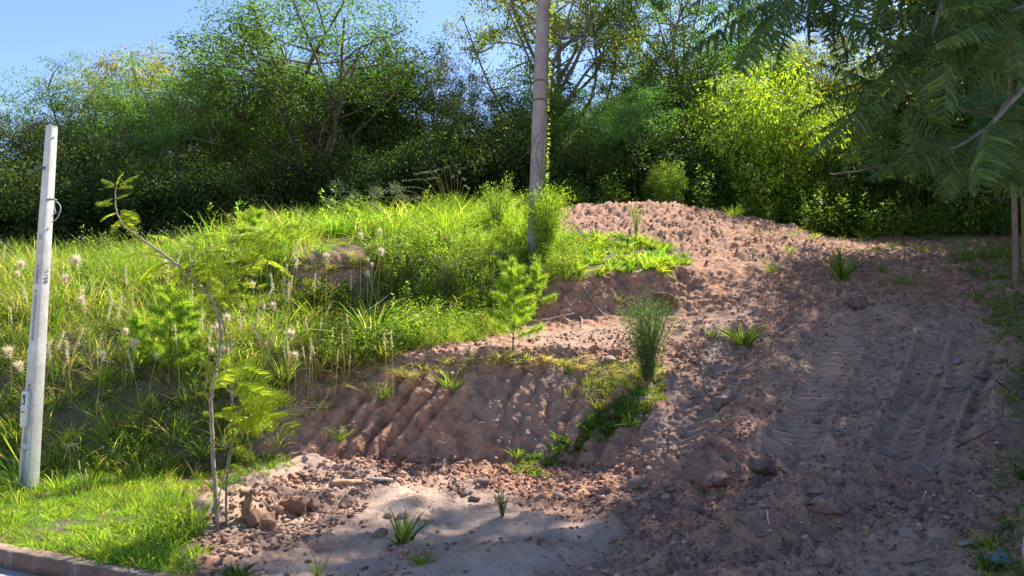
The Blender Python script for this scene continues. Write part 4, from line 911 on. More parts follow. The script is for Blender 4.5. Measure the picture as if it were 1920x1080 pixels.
l1b = limb([TP(232, 424, -.3), TP(220, 400, -.3), TP(216, 372, -.3), TP(218, 350, -.3)], .008, .005)
l2 = limb([TP(402, 575), TP(440, 545, .15), TP(472, 500, .2), TP(498, 458, .25), TP(524, 430, .25)], .011, .005, c=(.16, .11, .09))
l3 = limb([b0 + np.array([.06, .02, 0]), TP(425, 900), TP(438, 800), TP(432, 720, .05), TP(424, 640, .05), TP(414, 585)], .012, .007, c=(.25, .19, .15))
l4 = limb([TP(400, 690, .05), TP(412, 712), TP(436, 738, -.1), TP(470, 745, -.15)], .009, .005)
l5 = limb([TP(388, 548), TP(396, 510, .1), TP(420, 480, .15), TP(440, 440, .2)], .009, .004)
l6 = limb([TP(350, 512, -.1), TP(372, 480, -.2), TP(400, 462, -.3)], .007, .004)
l7 = limb([b0 + np.array([-.02, .05, 0]), TP(412, 930, .05), TP(428, 860, .1), TP(440, 800, .1)], .008, .004)
SAP = [(.32, .44, .035), (.40, .50, .045), (.25, .37, .035), (.46, .52, .08)]
FR = [frond_mesh('frond', .40, 11, .090, 9, .0145, .0075, SAP, dr, .2, 60 + k, core=.017) for k, dr in enumerate((.2, .35, .1))]
def fr_at(p, tip, k=0, roll=0):
    o = link('frond', FR[k % 3], yt, M_sap); orient(o, p, tip, up=(r7.normal(0, .35), -.75, .8), L=.40, roll=roll)
r7 = np.random.default_rng(7)
def around(q, n, Ls=(60, 100), bias=(0, 0), dzp=.3, pxspread=10):
    for k in range(n):
        c = q[int(r7.uniform(.1, 1) * (len(q) - 1))]; px_, py_ = project(c); a = r7.uniform(0, 2 * math.pi); L = r7.uniform(*Ls)
        dx = math.cos(a) * L + bias[0]; dy = math.sin(a) * L * .35 + bias[1]; dd_ = r7.normal(0, .28)
        tip = P(px_ + dx, py_ + dy, c[1] + dd_); fr_at(c, tip, k, r7.normal(0, .3))
for (a, b, c_, d_) in ((218, 350, 190, 335), (218, 350, 258, 328), (218, 350, 200, 350), (218, 352, 250, 350), (217, 352, 222, 322), (216, 372, 180, 380), (216, 385, 178, 376), (220, 395, 258, 398), (222, 400, 255, 412), (220, 400, 185, 402), (226, 412, 205, 425), (226, 410, 250, 428), (216, 375, 240, 362),
                      (524, 430, 560, 420), (524, 430, 500, 395), (524, 430, 555, 445), (510, 445, 470, 420), (500, 455, 460, 430), (505, 450, 545, 470), (524, 430, 490, 415)):
    fr_at(TP(a, b, -.3 if a < 300 else .25), TP(c_, d_, (-.3 if a < 300 else .25) + r7.normal(0, .12)), a)
around(l1[4:18], 9, (55, 95), (10, 0)); around(l5, 14, (50, 90), (5, 0)); around(l2, 13, (50, 85), (-5, 0)); around(l6, 9, (55, 90), (15, 5)); around(trk[-10:], 7, (50, 90), (20, -10))
mid_c = [TP(a, b, r7.normal(0, .25)) for a, b in ((340, 460), (370, 470), (400, 500), (430, 480), (455, 520), (470, 560), (420, 540), (380, 440), (440, 430), (480, 540))]
for c in mid_c:
    for k in range(3):
        p_, q_ = project(c); tip = P(p_ + r7.uniform(-75, 75), q_ + r7.uniform(-42, 25), c[1] + r7.normal(0, .2)); fr_at(c, tip, k)
low = [(470, 745), (450, 740), (440, 770), (436, 720), (430, 690), (440, 800), (480, 760), (455, 790)]
for a, b in low:
    for k in range(6):
        c = TP(a, b, r7.normal(-.05, .12)); tip = TP(a + r7.uniform(-40, 80), b + r7.uniform(-38, 30), r7.normal(-.1, .25)); fr_at(c, tip, k)
for (a, b, c_, d_) in ((404, 690, 372, 678), (404, 690, 375, 702), (396, 740, 370, 735), (398, 780, 382, 770), (412, 610, 450, 602), (412, 612, 470, 628), (430, 840, 470, 850), (420, 830, 450, 824), (430, 880, 400, 885), (425, 870, 460, 890), (398, 700, 440, 655), (440, 690, 480, 670), (400, 660, 378, 672), (425, 925, 455, 905), (418, 930, 390, 915), (436, 845, 455, 832)):
    fr_at(TP(a, b), TP(c_, d_, r7.normal(0, .1)), a)

# ------------------------------------------------------------------ overhanging tree with hanging fern-like leaves, upper right
ht = tag(empty('fern_leaved_tree'), 'nearby tree reaching in at the upper right with long dark fern-like leaves', 'tree')
FC = [(.075, .15, .055), (.10, .185, .06), (.055, .115, .05), (.16, .24, .055)]
FF = [frond_mesh('frond', .8, 16, .17, 13, .0215, .0105, FC, dr, .55, 80 + k, .004, .25, core=.026) for k, dr in enumerate((.2, .32, .12, .42))]
def hl(pts, r0, r1, c=(.22, .19, .17), name='branch'):
    B = Batch(); q = curve(pts, 30); tube(B, q + rng.normal(0, .003, q.shape), np.linspace(r0, r1, len(q)), c, 8); link(name, B.mesh(name, True), ht, M_bark); return q
tr0 = np.array([5.2, 5.6, ground_z(5.2, 5.6) - .2])
q0 = hl([tr0, tr0 + np.array([.05, 0, 1.5]), tr0 + np.array([-.1, .1, 2.6]), tr0 + np.array([-.1, .1, 4.6])], .11, .05, name='trunk')
q1 = hl([q0[18], P(2030, 60, 5.3), P(1920, 165, 5.0), P(1850, 240, 4.9), P(1800, 272, 4.9), P(1740, 290, 4.95), P(1650, 312, 5.1), P(1560, 328, 5.2)], .021, .006)
q2 = hl([q0[20], P(2050, -120, 5.3), P(1850, -60, 5.2), P(1775, -5, 5.1), P(1752, 50, 5.0), P(1740, 80, 5.0), P(1728, 105, 4.95)], .030, .009)
q3 = hl([P(1850, -60, 5.2), P(1700, -70, 5.3), P(1560, -50, 5.4), P(1450, -20, 5.4)], .016, .006)
q4 = hl([P(1920, 165, 5.0), P(1880, 200, 5.2), P(1850, 262, 5.3), P(1812, 290, 5.4)], .012, .005)
q5 = hl([P(2030, 60, 5.3), P(1960, 10, 5.0), P(1900, 20, 4.9), P(1860, 40, 4.8)], .016, .007)
q6 = hl([P(1728, 105, 4.95), P(1690, 150, 5.0), P(1660, 180, 5.0)], .009, .006)
def ff(a, b, c_, d_, dd=5.1, dt=0., k=0, roll=0.):
    lim = 300 if c_ < 1720 else 350
    if d_ > lim: d_ = lim - 8 * (k % 5)
    if b > lim - 20: return
    o = link('frond', FF[k % 4], ht, M_frond); orient(o, P(a, b, dd), P(c_, d_, dd + dt), L=.8, roll=roll)
lst = [(1560, -40, 1265, 62), (1450, -30, 1300, 20), (1500, -20, 1370, 115), (1520, 0, 1420, 90), (1640, -10, 1480, 40), (1700, 20, 1540, 95), (1660, 60, 1500, 20), (1730, 105, 1600, 190),
       (1660, 180, 1505, 262), (1660, 180, 1545, 300), (1650, 190, 1588, 300), (1700, 190, 1690, 330), (1690, 200, 1740, 360), (1660, 170, 1500, 175), (1650, 160, 1540, 110), (1700, 120, 1780, 60), (1728, 105, 1860, 70),
       (1740, 80, 1700, 200), (1775, -5, 1640, 30), (1800, -10, 1760, 120), (1560, 328, 1500, 380), (1600, 320, 1520, 330), (1640, 312, 1580, 380), (1700, 300, 1650, 400), (1740, 290, 1700, 390), (1800, 272, 1770, 370),
       (1690, 180, 1800, 260), (1620, -40, 1560, 60), (1400, -40, 1290, -10), (1850, -40, 1740, 60), (1860, 40, 1760, 70), (1900, 20, 1820, 120), (1600, -30, 1470, 15), (1750, 50, 1650, 75), (1728, 105, 1660, 60), (1812, 290, 1760, 380), (1850, 240, 1800, 350),
       (1690, 150, 1560, 150), (1680, 160, 1600, 240), (1670, 190, 1630, 290), (1640, 200, 1530, 230), (1720, 140, 1760, 230), (1700, -60, 1590, -10), (1650, -60, 1680, 70), (1550, 10, 1600, 110)]
for k, (a, b, c_, d_) in enumerate(lst):
    dd = 5.0 + r7.normal(0, .12); ff(a, b, c_, d_, dd, r7.normal(-.05, .2), k, r7.normal(0, .35))
for k in range(100):
    q = (q1, q2, q5, q3, q4, q1)[k % 6]; c = q[int(r7.uniform(.35, 1) * (len(q) - 1))]; p_, s_ = project(c); L = r7.uniform(90, 170); a = r7.uniform(-.25 * math.pi, math.pi * 1.25)
    ff(p_, s_, p_ + math.cos(a) * L * 1.1, s_ + math.sin(a) * L * .7, c[1], r7.normal(-.05, .25), k, r7.normal(0, .4))

# ------------------------------------------------------------------ pines
def tuft_mesh(seed, n, L, W, pal, spread=1.0, fwd=.55):
    r = np.random.default_rng(seed); B = Batch(); d = unit(r.normal(0, spread, (n, 3)) * np.array([1, 1, 1]) + np.array([fwd, 0, 0])); off = r.uniform(-.5, .5, (n, 1)) * np.array([[L * .9, 0, 0]])
    blades(B, off + np.zeros((n, 3)), d, L * r.uniform(.7, 1.15, n), W, np.tile([0, 0, -.12], (n, 1)), palette(pal, n, .15, r), 2); return B.mesh('needle_cluster')
PD = [tuft_mesh(100 + k, 240, .17, .0034, [(.07, .16, .075), (.09, .20, .09), (.055, .13, .07)]) for k in range(3)]
PL = [tuft_mesh(110 + k, 170, .15, .0048, [(.30, .46, .07), (.36, .50, .09), (.22, .38, .06)]) for k in range(3)]
pn = tag(empty('pine_tree'), 'dark soft-needled pine at the right edge, out of focus close by', 'pine tree')
def pl_(pts, r0, r1, parent, c=(.12, .09, .075), name='branch', n=16, s=6):
    B = Batch(); q = curve(pts, n); tube(B, q, np.linspace(r0, r1, len(q)), c, s); link(name, B.mesh(name, True), parent, M_bark); return q
pb = np.array([6.3, 7.6, ground_z(6.3, 7.6) - .2]); pq = pl_([pb, pb + np.array([0, 0, 2.5]), pb + np.array([.05, 0, 5]), pb + np.array([0, 0, 7.5])], .12, .04, pn, name='trunk', s=10)
cnt_ = 0
for k in range(26):
    zt_ = .36 + .60 * k / 26; c = pq[int(zt_ * (len(pq) - 1))] * 1.0; c = pb + np.array([0, 0, 7.6 * zt_]); a = r7.uniform(math.pi * .62, math.pi * 1.38) if k % 4 else r7.uniform(0, 6.28); L = (2.15 - 1.3 * zt_) * r7.uniform(.75, 1.1)
    e = c + np.array([math.cos(a) * L, math.sin(a) * L * .8, .15 * L]); bq = pl_([c, (c + e) / 2 + np.array([0, 0, -.08]), e], .022, .008, pn, n=10, s=5)
    for j in range(10):
        if cnt_ >= 285: break
        t_ = r7.uniform(.25, 1); p = bq[int(t_ * (len(bq) - 1))] + r7.normal(0, .17, 3); o = link('needle_cluster', PD[j % 3], pn, M_frond); orient(o, p, p + unit(e - c) * .5 + np.array([0, 0, .25]) + r7.normal(0, .25, 3)); o.scale = o.scale * r7.uniform(.9, 1.5); cnt_ += 1
for k, (px, d, w_) in enumerate(((1904, 13.5, .055), (1921, 14.5, .04))):
    x = (px - 960) / F * d; zb_ = ground_z(x, d); o = tag(empty('thin_pine', (x, d, zb_)), ('thin bare pine trunk standing at the right edge behind the ramp', 'second, thinner pine trunk at the very right edge behind the first')[k], 'pine tree')
    tq = pl_([(0, 0, -.2), (.03, 0, 1.6), (.0, 0, 3.2), (.04, 0, 6)], w_, w_ * .6, o, (.20, .14, .11), 'trunk', 14, 8)
    for j in range(26):
        z = 2.0 + 4 * j / 26; a = r7.uniform(0, 6.28); L = 1.1 - .12 * (z - 2); e = np.array([math.cos(a) * L, math.sin(a) * L, z + .2]); pl_([(.02, 0, z), e], .012, .005, o, n=4, s=4)
        for m_ in range(3): 
            c = link('needle_cluster', PD[m_], o, M_frond); p = np.array([.02, 0, z]) * (1 - (m_ + 1) / 3) + e * (m_ + 1) / 3 + r7.normal(0, .08, 3); orient(c, p, p + e * np.array([1, 1, 0]) + np.array([0, 0, .4])); c.scale = c.scale * 1.3
def young_pine(px, py, hpx, wpx, label, meshes=PL, n=16, mat=None, dens=3):
    p, _ = hit(px, py); d = p[1]; H = hpx * d / F; W = wpx * d / F / 2; o = tag(empty('young_pine', tuple(p)), label, 'young pine'); pl_([(0, 0, -.05), (.01, 0, H * .5), (0, 0, H * .9)], .012, .005, o, (.15, .10, .07), 'stem', 8, 6)
    for k in range(n):
        z = H * (.22 + .72 * k / n); a = k * 2.4; L = W * (1.05 - .75 * k / n); e = np.array([math.cos(a) * L, math.sin(a) * L, z + .35 * L])
        pl_([(0, 0, z), e], .005, .003, o, (.15, .12, .06), 'branch', 3, 4)
        for j in range(dens):
            q = np.array([0, 0, z]) * (1 - (j + 1) / dens) + e * (j + 1) / dens; c = link('needle_cluster', meshes[(k + j) % 3], o, M_sap); orient(c, q, q + unit(e - np.array([0, 0, z])) * .4 + np.array([0, 0, .30])); s = min(1.15, .55 + W * .9); c.scale = c.scale * s
    for j in range(3):
        c = link('needle_cluster', meshes[j], o, M_sap); orient(c, (0, 0, H * (.86 + .05 * j)), (0, 0, H * 2), up=(0, 1, 0)); c.scale = c.scale * .9
young_pine(318, 730, 200, 105, 'lime-green young pine on the left bank, left one of the close pair', n=18)
young_pine(352, 700, 150, 70, 'smaller lime-green young pine touching the right side of the pair on the left bank', n=12)
young_pine(256, 700, 110, 60, 'small young pine just left of the close pair on the left bank', n=10)
young_pine(960, 672, 190, 95, 'bright young pine standing on the ledge above the cut bank', n=18)
young_pine(470, 520, 130, 90, 'pale green young pine behind the sapling on the left terrace', n=14)
young_pine(1005, 585, 90, 60, 'low pale young pine right behind the one on the ledge', n=8)
# ------------------------------------------------------------------ single plants on the slopes
def tuft(px, py, hpx, wpx, n, pal, label, Wb=.010, bend=.6, name='grass_tuft', cat='grass tuft', dry=0., lean=0., group=None, segs=3):
    p, nm = hit(px, py); d = p[1]; H = hpx * d / F; Wd = wpx * d / F / 2; B = Batch(); r = np.random.default_rng(int(px * 7 + py))
    a = r.uniform(0, 6.28, n); rad = np.sqrt(r.random(n)); off = np.stack([np.cos(a) * rad, np.sin(a) * rad, 0 * a], 1); base = off * Wd * .28
    base[:, 2] -= .03; up = unit(np.array([lean, 0, 1.]) + off * (Wd / H) * .6 + r.normal(0, .26, (n, 3))); C = palette(pal, n, .18, r)
    dry = dry or .12
    if dry: m = r.random(n) < dry; C[m] = palette(DRY, int(m.sum()), .15, r)
    blades(B, base, up, H * r.uniform(.25, 1.15, n) * 1.15, Wb * r.uniform(.6, 1.3, n), off * bend * .45 + np.array([0, 0, -bend * .35]), C, segs)
    o = link(name, B.mesh(name), mat=M_grass); o.location = p; return tag(o, label, cat, group)
tuft(848, 722, 66, 80, 90, LIM, 'arching lime grass tuft on the shoulder of the cut bank', .012, .9)
tuft(722, 742, 60, 60, 110, LIM + DRY, 'pale green tuft with straw tips on the bank left of the arching lime tuft', .010, .8)
tuft(760, 1012, 84, 80, 90, GRN + DRK, 'tall dark green grass tuft growing out of the pale sand', .016, .5)
tuft(795, 1052, 44, 80, 110, GRN, 'low spreading green tuft in front of the taller one on the sand', .014, .9)
tuft(1392, 640, 66, 100, 170, DRK + GRN, 'dark green grass tuft halfway up the ramp', .014, .8)
tuft(1338, 628, 34, 34, 40, DRK + GRN, 'small sparse tuft left of the dark green tuft on the ramp', .010, .6)
tuft(1445, 505, 40, 60, 110, GRN + DRY, 'short greyish green tuft at the top of the ramp', .008, .7)
tuft(1480, 470, 26, 34, 46, LIM, 'tiny lime tuft on the right slope of the mound', .010, .7)
tuft(1375, 398, 30, 90, 170, LIM, 'bright wide tuft on the crest of the mound, right side', .012, .6)
tuft(1708, 438, 34, 30, 34, LIM, 'lime broad-bladed tuft on the flat ground before the wood', .020, .5)
tuft(1700, 530, 50, 90, 90, GRN, 'thin spreading grass at the upper right of the ramp', .010, .8)
tuft(1655, 505, 40, 40, 60, DRK + GRN, 'small tuft just right of the corn-like plant', .010, .6)
tuft(1580, 520, 92, 66, 60, DRK + GRN, 'corn-like plant with upright broad dark blades at the top of the ramp', .034, .55, 'broad_bladed_plant', 'plant')
tuft(440, 1076, 46, 84, 60, DRK, 'dark low plant with broad blades at the end of the kerb', .034, .8, 'broad_bladed_plant', 'plant')
tuft(640, 820, 48, 44, 60, GRN, 'small bushy green tuft low on the cut bank', .012, .6)
tuft(965, 850, 36, 50, 70, DRK + GRN, 'sparse dark tuft at the left end of the sloping grass line', .010, .7)
tuft(536, 715, 80, 90, 200, LIM + DRY, 'yellowish upright grass clump right of the sapling stem', .009, .35, dry=.3)
tuft(600, 700, 60, 60, 110, GRN + DRY, 'straw-flecked tuft right of the yellowish clump', .009, .5, dry=.3)
tuft(600, 1075, 66, 24, 16, GRN, 'few thin upright grass blades beside the sandy ground at the bottom', .010, .3)
tuft(700, 640, 150, 180, 260, GRN + LIM, 'large fountain of long arching grass left of the ledge', .014, 1.0)
tuft(800, 600, 90, 110, 200, LIM, 'rounded arching grass clump above the ledge', .012, .9)
tuft(365, 1000, 95, 50, 30, LIM, 'tall broad lime blades at the right end of the kerbside strip', .020, .35)
tuft(325, 1020, 60, 60, 30, GRN, 'broad-leaved darker tuft in the kerbside strip beside the bare heap', .022, .5)
tuft(1160, 560, 34, 40, 40, GRN, 'tiny tuft on the ledge below the terrace wall', .008, .7)
tuft(300, 760, 60, 60, 90, LIM, 'bright feathery tuft low on the left bank', .009, .8)
tuft(200, 720, 70, 60, 110, LIM + GRN, 'bright grass tuft on the left bank right of the concrete pole', .009, .7)
tuft(1850, 1060, 50, 70, 90, DRK + GRN, 'dark tuft at the bottom right corner', .012, .7)
tuft(1620, 425 + 16, 22, 60, 70, LIM, 'low lime grass strip at the foot of the wood', .010, .7)

def bush(px, py, hpx, wpx, nstem, nl, Ll, Wl, pal, label, name='leafy_shrub', cat='shrub', up=.8, stemc=(.16, .13, .06), cone=.0, fine=False, tipb=0.):
    """a shrub of leafy stems; parts: stems, foliage"""
    p, nm = hit(px, py); d = p[1]; H = hpx * d / F; Wd = wpx * d / F / 2; r = np.random.default_rng(int(px * 3 + py)); o = tag(empty(name, tuple(p)), label, cat)
    SB = Batch(); LB = Batch()
    for k in range(nstem):
        a = r.uniform(0, 6.28); s = math.sqrt(r.random()); h = H * (1 - cone * s) * r.uniform(.72, 1.02); e = np.array([math.cos(a) * s * Wd, math.sin(a) * s * Wd, h]); b_ = e * np.array([.12, .12, 0]); m = (b_ + e) / 2 * np.array([.75, .75, 1])
        q = curve([b_, m, e], 10); tube(SB, q, np.linspace(.006, .0025, len(q)), stemc, 4, False)
        t = r.random(nl) ** .8 * .95 + .05; c = np.stack([np.interp(t, np.linspace(0, 1, len(q)), q[:, i]) for i in range(3)], 1); out = unit(r.normal(0, 1, (nl, 3)) * np.array([1, 1, .4]) + np.array([0, 0, up])); c = c + r.normal(0, 1, (nl, 3)) * np.array([1, 1, .6]) * Wd * (.22 if fine else .14) * (.4 + t[:, None])
        if fine: blades(LB, c, out, Ll * r.uniform(.6, 1.2, nl), Wl, np.zeros((nl, 3)), palette(pal, nl, .18, r), 1)
        else: leaves(LB, c, out, unit(rand_dirs(nl, r) * .7 + np.array([0, 0, 1])), Ll * r.uniform(.6, 1.2, nl), Wl, palette(pal, nl, .2, r))
    link('stems', SB.mesh('stems'), o, M_bark); link('foliage', LB.mesh('foliage'), o, M_grass); return o
bush(1028, 490, 140, 88, 90, 90, .085, .013, [(.30, .42, .035), (.36, .46, .05), (.22, .34, .03)], 'dense upright lime broom bush in front of the foot of the utility pole', 'broom_bush', 'bush', 1.6, fine=True)
bush(935, 440, 100, 66, 40, 70, .08, .014, LIM, 'upright fine-leaved green bush left of the utility pole', 'broom_bush', 'bush', 1.4, fine=True)
bush(955, 425, 105, 30, 10, 60, .06, .014, GRN, 'slender darker leafy stem behind the fine-leaved bush', 'leafy_shrub', 'bush', .7)
bush(1194, 440, 62, 34, 12, 50, .06, .010, LIM, 'small pale lime plant on the face of the dirt mound', 'small_plant', 'plant', .8)
bush(1216, 712, 165, 115, 60, 120, .06, .009, [(.07, .15, .05), (.09, .19, .06), (.05, .11, .04), (.13, .22, .06)], 'dark green fine-leaved shrub in the shade at the right end of the ledge', 'fine_leaved_shrub', 'shrub', 1.0, fine=True)
bush(945, 965, 48, 34, 9, 45, .035, .008, DRK + GRN, 'single small dark weed standing on the pale sand', 'small_weed', 'weed', .6)
bush(360, 520, 130, 90, 22, 70, .07, .016, LIM, 'conical lime-green leafy weed on the left bank crest', 'leafy_weed', 'weed', .8, cone=.6)
bush(405, 515, 90, 60, 14, 60, .065, .015, LIM + GRN, 'shorter leafy weed touching the right of the conical one', 'leafy_weed', 'weed', .8, cone=.4)
bush(545, 430, 50, 40, 10, 26, .10, .034, GRN + LIM, 'broad-leaved green weed on the crest left of the cream flower heads', 'broad_leaved_weed', 'weed', .3)
bush(215, 500, 72, 120, 30, 34, .05, .012, GRN + DRY, 'loose twiggy weed on the bank crest right of the concrete pole', 'twiggy_weed', 'weed', .9)
bush(730, 560, 150, 90, 30, 60, .05, .016, LIM, 'tall bright leafy weed in front of the torn terrace wall', 'leafy_weed', 'weed', .5)
bush(860, 560, 100, 120, 34, 60, .045, .014, GRN + LIM, 'rounded small-leaved weed in the middle of the slope', 'leafy_weed', 'weed', .5)
bush(905, 625, 48, 60, 14, 40, .05, .014, LIM + [(.45, .12, .04)], 'low reddish-flecked weed on the ledge', 'leafy_weed', 'weed', .5)
bush(690, 410, 60, 70, 16, 50, .07, .022, GRN, 'dark bushy weed under the cream flower heads', 'leafy_weed', 'weed', .5)
bush(440, 900 - 30, 50, 60, 12, 40, .05, .018, DRK + GRN, 'shaded weed at the bank foot behind the sapling', 'leafy_weed', 'weed', .5)

# cream flower heads
fs = tag(empty('flowering_shrub', tuple(hit(668, 425)[0])), 'shrub with rounded cream flower heads rising above the terrace grass', 'flowering shrub')
fo = np.array(fs.location)
for k, (px, py, w) in enumerate(((632, 352, 36), (664, 372, 34), (645, 388, 30), (706, 362, 34), (700, 388, 30), (742, 356, 30), (752, 372, 24), (688, 400, 26), (618, 380, 20))):
    c = P(px, py, fo[1] + rng.normal(0, .2)) - fo; w = w * fo[1] / F / 2; B = Batch(); q = curve([(c[0] * .25, 0, 0), (c[0] * .7, c[1] * .6, c[2] * .6), c], 10); tube(B, q, .008, (.15, .17, .06), 5); link('stem', B.mesh('stem'), fs, M_bark)
    n = 620; dv = rand_dirs(n); dv[:, 2] = np.where(dv[:, 2] < 0, dv[:, 2] * .7, dv[:, 2]); dv = dv * (1 + .3 * np.sin(dv[:, :1] * 7 + dv[:, 2:] * 9)); pos = c + dv * w * (.5 + .55 * rng.random((n, 1))); B = Batch(); leaves(B, pos, unit(dv + rand_dirs(n) * .7), rand_dirs(n), .022, .012, palette([(.42, .46, .26), (.52, .54, .36), (.32, .38, .16)], n, .12)); link('flower_head', B.mesh('flower_head'), fs, M_dry)
    n = 60; B = Batch(); t = rng.random((n, 1)) * .8; pos = c * t * np.array([1, 1, 1]) * .95; leaves(B, pos, rand_dirs(n), rand_dirs(n), .10, .03, palette(GRN, n)); link('leaves', B.mesh('leaves'), fs, M_grass)

# grass with arching plumes on the crest
pc = tag(empty('plumed_grass', tuple(hit(850, 420)[0])), 'clump of tall grass with long silvery plumes arching on the crest', 'grass'); po = np.array(pc.location)
B = Batch(); n = 260; a = rng.uniform(0, 6.28, n); off = np.stack([np.cos(a), np.sin(a), 0 * a], 1) * rng.random((n, 1)); blades(B, off * .25, unit(off * .5 + np.array([0, 0, 1.]) + rng.normal(0, .1, (n, 3))), rng.uniform(.5, 1.15, n), .014, off * .3, palette(LIM, n)); link('blades', B.mesh('blades'), pc, M_grass)
for k, (tx, ty, bx_) in enumerate([(700, 360, 800), (735, 352, 815), (752, 338, 820), (775, 325, 830), (790, 322, 835), (800, 334, 838), (815, 318, 842), (835, 312, 850), (848, 330, 856), (862, 322, 862), (872, 335, 868), (765, 372, 820), (745, 376, 812), (880, 352, 870), (722, 370, 808)]):
    tip = P(tx, ty, po[1] + rng.normal(0, .15)) - po; b_ = np.array([(bx_ - 850) * po[1] / F * .5, rng.normal(0, .1), .2]); m = np.array([b_[0] * .6 + tip[0] * .4, tip[1] * .5, tip[2] * .85 + .12]); q = curve([b_, m, tip], 18)
    B = Batch(); tube(B, q, np.linspace(.005, .002, len(q)), (.36, .34, .16), 4); link('stem', B.mesh('stem'), pc, M_dry)
    n = 90; i_ = rng.integers(int(len(q) * .55), len(q) - 1, n); tg = q[i_ + 0] - q[i_ - 1]; B = Batch(); blades(B, q[i_], unit(unit(tg) + rng.normal(0, .3, (n, 3))), .06, .006, np.tile([0, 0, -.5], (n, 1)), palette([(.50, .46, .34), (.42, .40, .26)], n), 2); link('plume', B.mesh('plume'), pc, M_dry)

# fluffy seed heads
def head_mesh(seed, kind):
    r = np.random.default_rng(seed); B = Batch(); n = 170
    if kind == 'fan': t = r.random(n); pos = np.stack([0 * t, 0 * t, t * .05], 1); d = unit(r.normal(0, .42, (n, 3)) + np.array([0, 0, 1.])); blades(B, pos, d, .11 * r.uniform(.6, 1.15, n), .006, r.normal(0, .15, (n, 3)), palette([(.76, .68, .54), (.84, .78, .66), (.65, .56, .42)], n, .1, r), 2)
    else: t = r.random(n); pos = np.stack([0 * t, 0 * t, t * .24], 1); d = unit(r.normal(0, .5, (n, 3)) + np.array([0, 0, 1.])); blades(B, pos, d, .035 * r.uniform(.6, 1.2, n), .006, r.normal(0, .15, (n, 3)), palette([(.72, .66, .52), (.80, .76, .64), (.58, .52, .36)], n, .1, r), 2)
    return B.mesh('seed_head')
HF = [head_mesh(k, 'fan') for k in range(3)]; HC = [head_mesh(10 + k, 'col') for k in range(3)]
def stalk(hx, hy, hpx, kind='fan', label='', group=None, size=1., bendx=0, dd=0):
    b_, _ = hit(hx + bendx, hy + hpx); o = tag(empty('seed_stalk', tuple(b_)), label, 'grass stalk', group); tip = P(hx, hy, b_[1] - .12 + dd) - b_
    B = Batch(); q = curve([(0, 0, 0), (tip[0] * .3 + .01, tip[1] * .4, tip[2] * .5), tip], 10); tube(B, q, np.linspace(.006, .0035, len(q)), (.52, .45, .24), 4); n = 5; blades(B, np.zeros((n, 3)), unit(rng.normal(0, .25, (n, 3)) + np.array([0, 0, 1.])), tip[2] * rng.uniform(.4, .8, n), .008, rng.normal(0, .2, (n, 3)), palette(GRN + DRY, n)); link('stem', B.mesh('stem'), o, M_dry)
    h = link('seed_head', (HF if kind == 'fan' else HC)[int(hx) % 3], o, M_dry); size = size * .85; dv = q[-1] - q[-2]; orient(h, q[-1], q[-1] + dv, up=(0, 1, 0), zup=True); h.scale = h.scale * size
for a in [(612, 488, 150, 'fan', 'solitary cream seed head on a tall brown stem before the torn wall', None, 1.2), (677, 448, 130, 'fan', 'cream seed head, highest left one of the group above the slope', None, 1.2), (712, 440, 130, 'fan', 'cream seed head to the right of the highest left one', None, 1.0),
          (712, 480, 120, 'fan', 'largest cream seed head in the middle of the group on the slope', None, 1.5, -20), (690, 492, 110, 'fan', 'small seed head left below the largest one', None, .8), (697, 500, 100, 'fan', 'second small seed head just under the largest one', None, .8), (692, 520, 110, 'fan', 'lowest cream seed head of the group on the slope', None, 1.2, 20),
          (722, 655, 100, 'col', 'left one of two thin upright stalks above the cut bank', None, 1.1), (735, 650, 100, 'col', 'right one of two thin upright stalks above the cut bank', None, 1.1), (142, 500, 110, 'fan', 'tall cream seed head just right of the concrete pole', None, 1.9), (122, 530, 90, 'fan', 'cream seed head below the tall one right of the concrete pole', None, 1.4),
          (40, 505, 100, 'fan', 'pinkish cream seed head left of the concrete pole', None, 1.5), (268, 488, 80, 'fan', 'cream seed head on the crest left of the conical weed', None, 1.2), (310, 500, 90, 'fan', 'cream seed head partly behind the sapling branch', None, 1.2), (22, 608, 80, 'col', 'short seed stalk at the far left edge of the bank', None, 1.2),
          (590, 545, 90, 'col', 'silvery branching seed stalk before the torn wall', None, 1.3), (658, 545, 90, 'col', 'silvery seed stalk right of the branching one', None, 1.2), (533, 560, 130, 'col', 'tall thick pale stalk right of the sapling', None, 1.5), (464, 478, 60, 'fan', 'cream head showing through the sapling leaves', None, 1.3)]:
    stalk(*a)
GS = 'dry fluffy stalks scattered over the left bank'; rs_ = np.random.default_rng(77)
for k in range(80):
    px = rs_.uniform(-60, 560); py = rs_.uniform(485, 700); stalk(px, py, rs_.uniform(60, 110), 'col' if k % 3 else 'fan', 'thin dry grass stalk with small pale seed head on the left bank', GS, rs_.uniform(1.0, 1.7), rs_.normal(0, 12))
GD_ = 'dry stalks on the brown slope right of the sapling'
for k in range(26):
    px = rs_.uniform(480, 680); py = rs_.uniform(600, 690); stalk(px, py, rs_.uniform(40, 80), 'col', 'thin dry stalk standing on the brown slope right of the sapling', GD_, rs_.uniform(.5, .9), rs_.normal(0, 6))
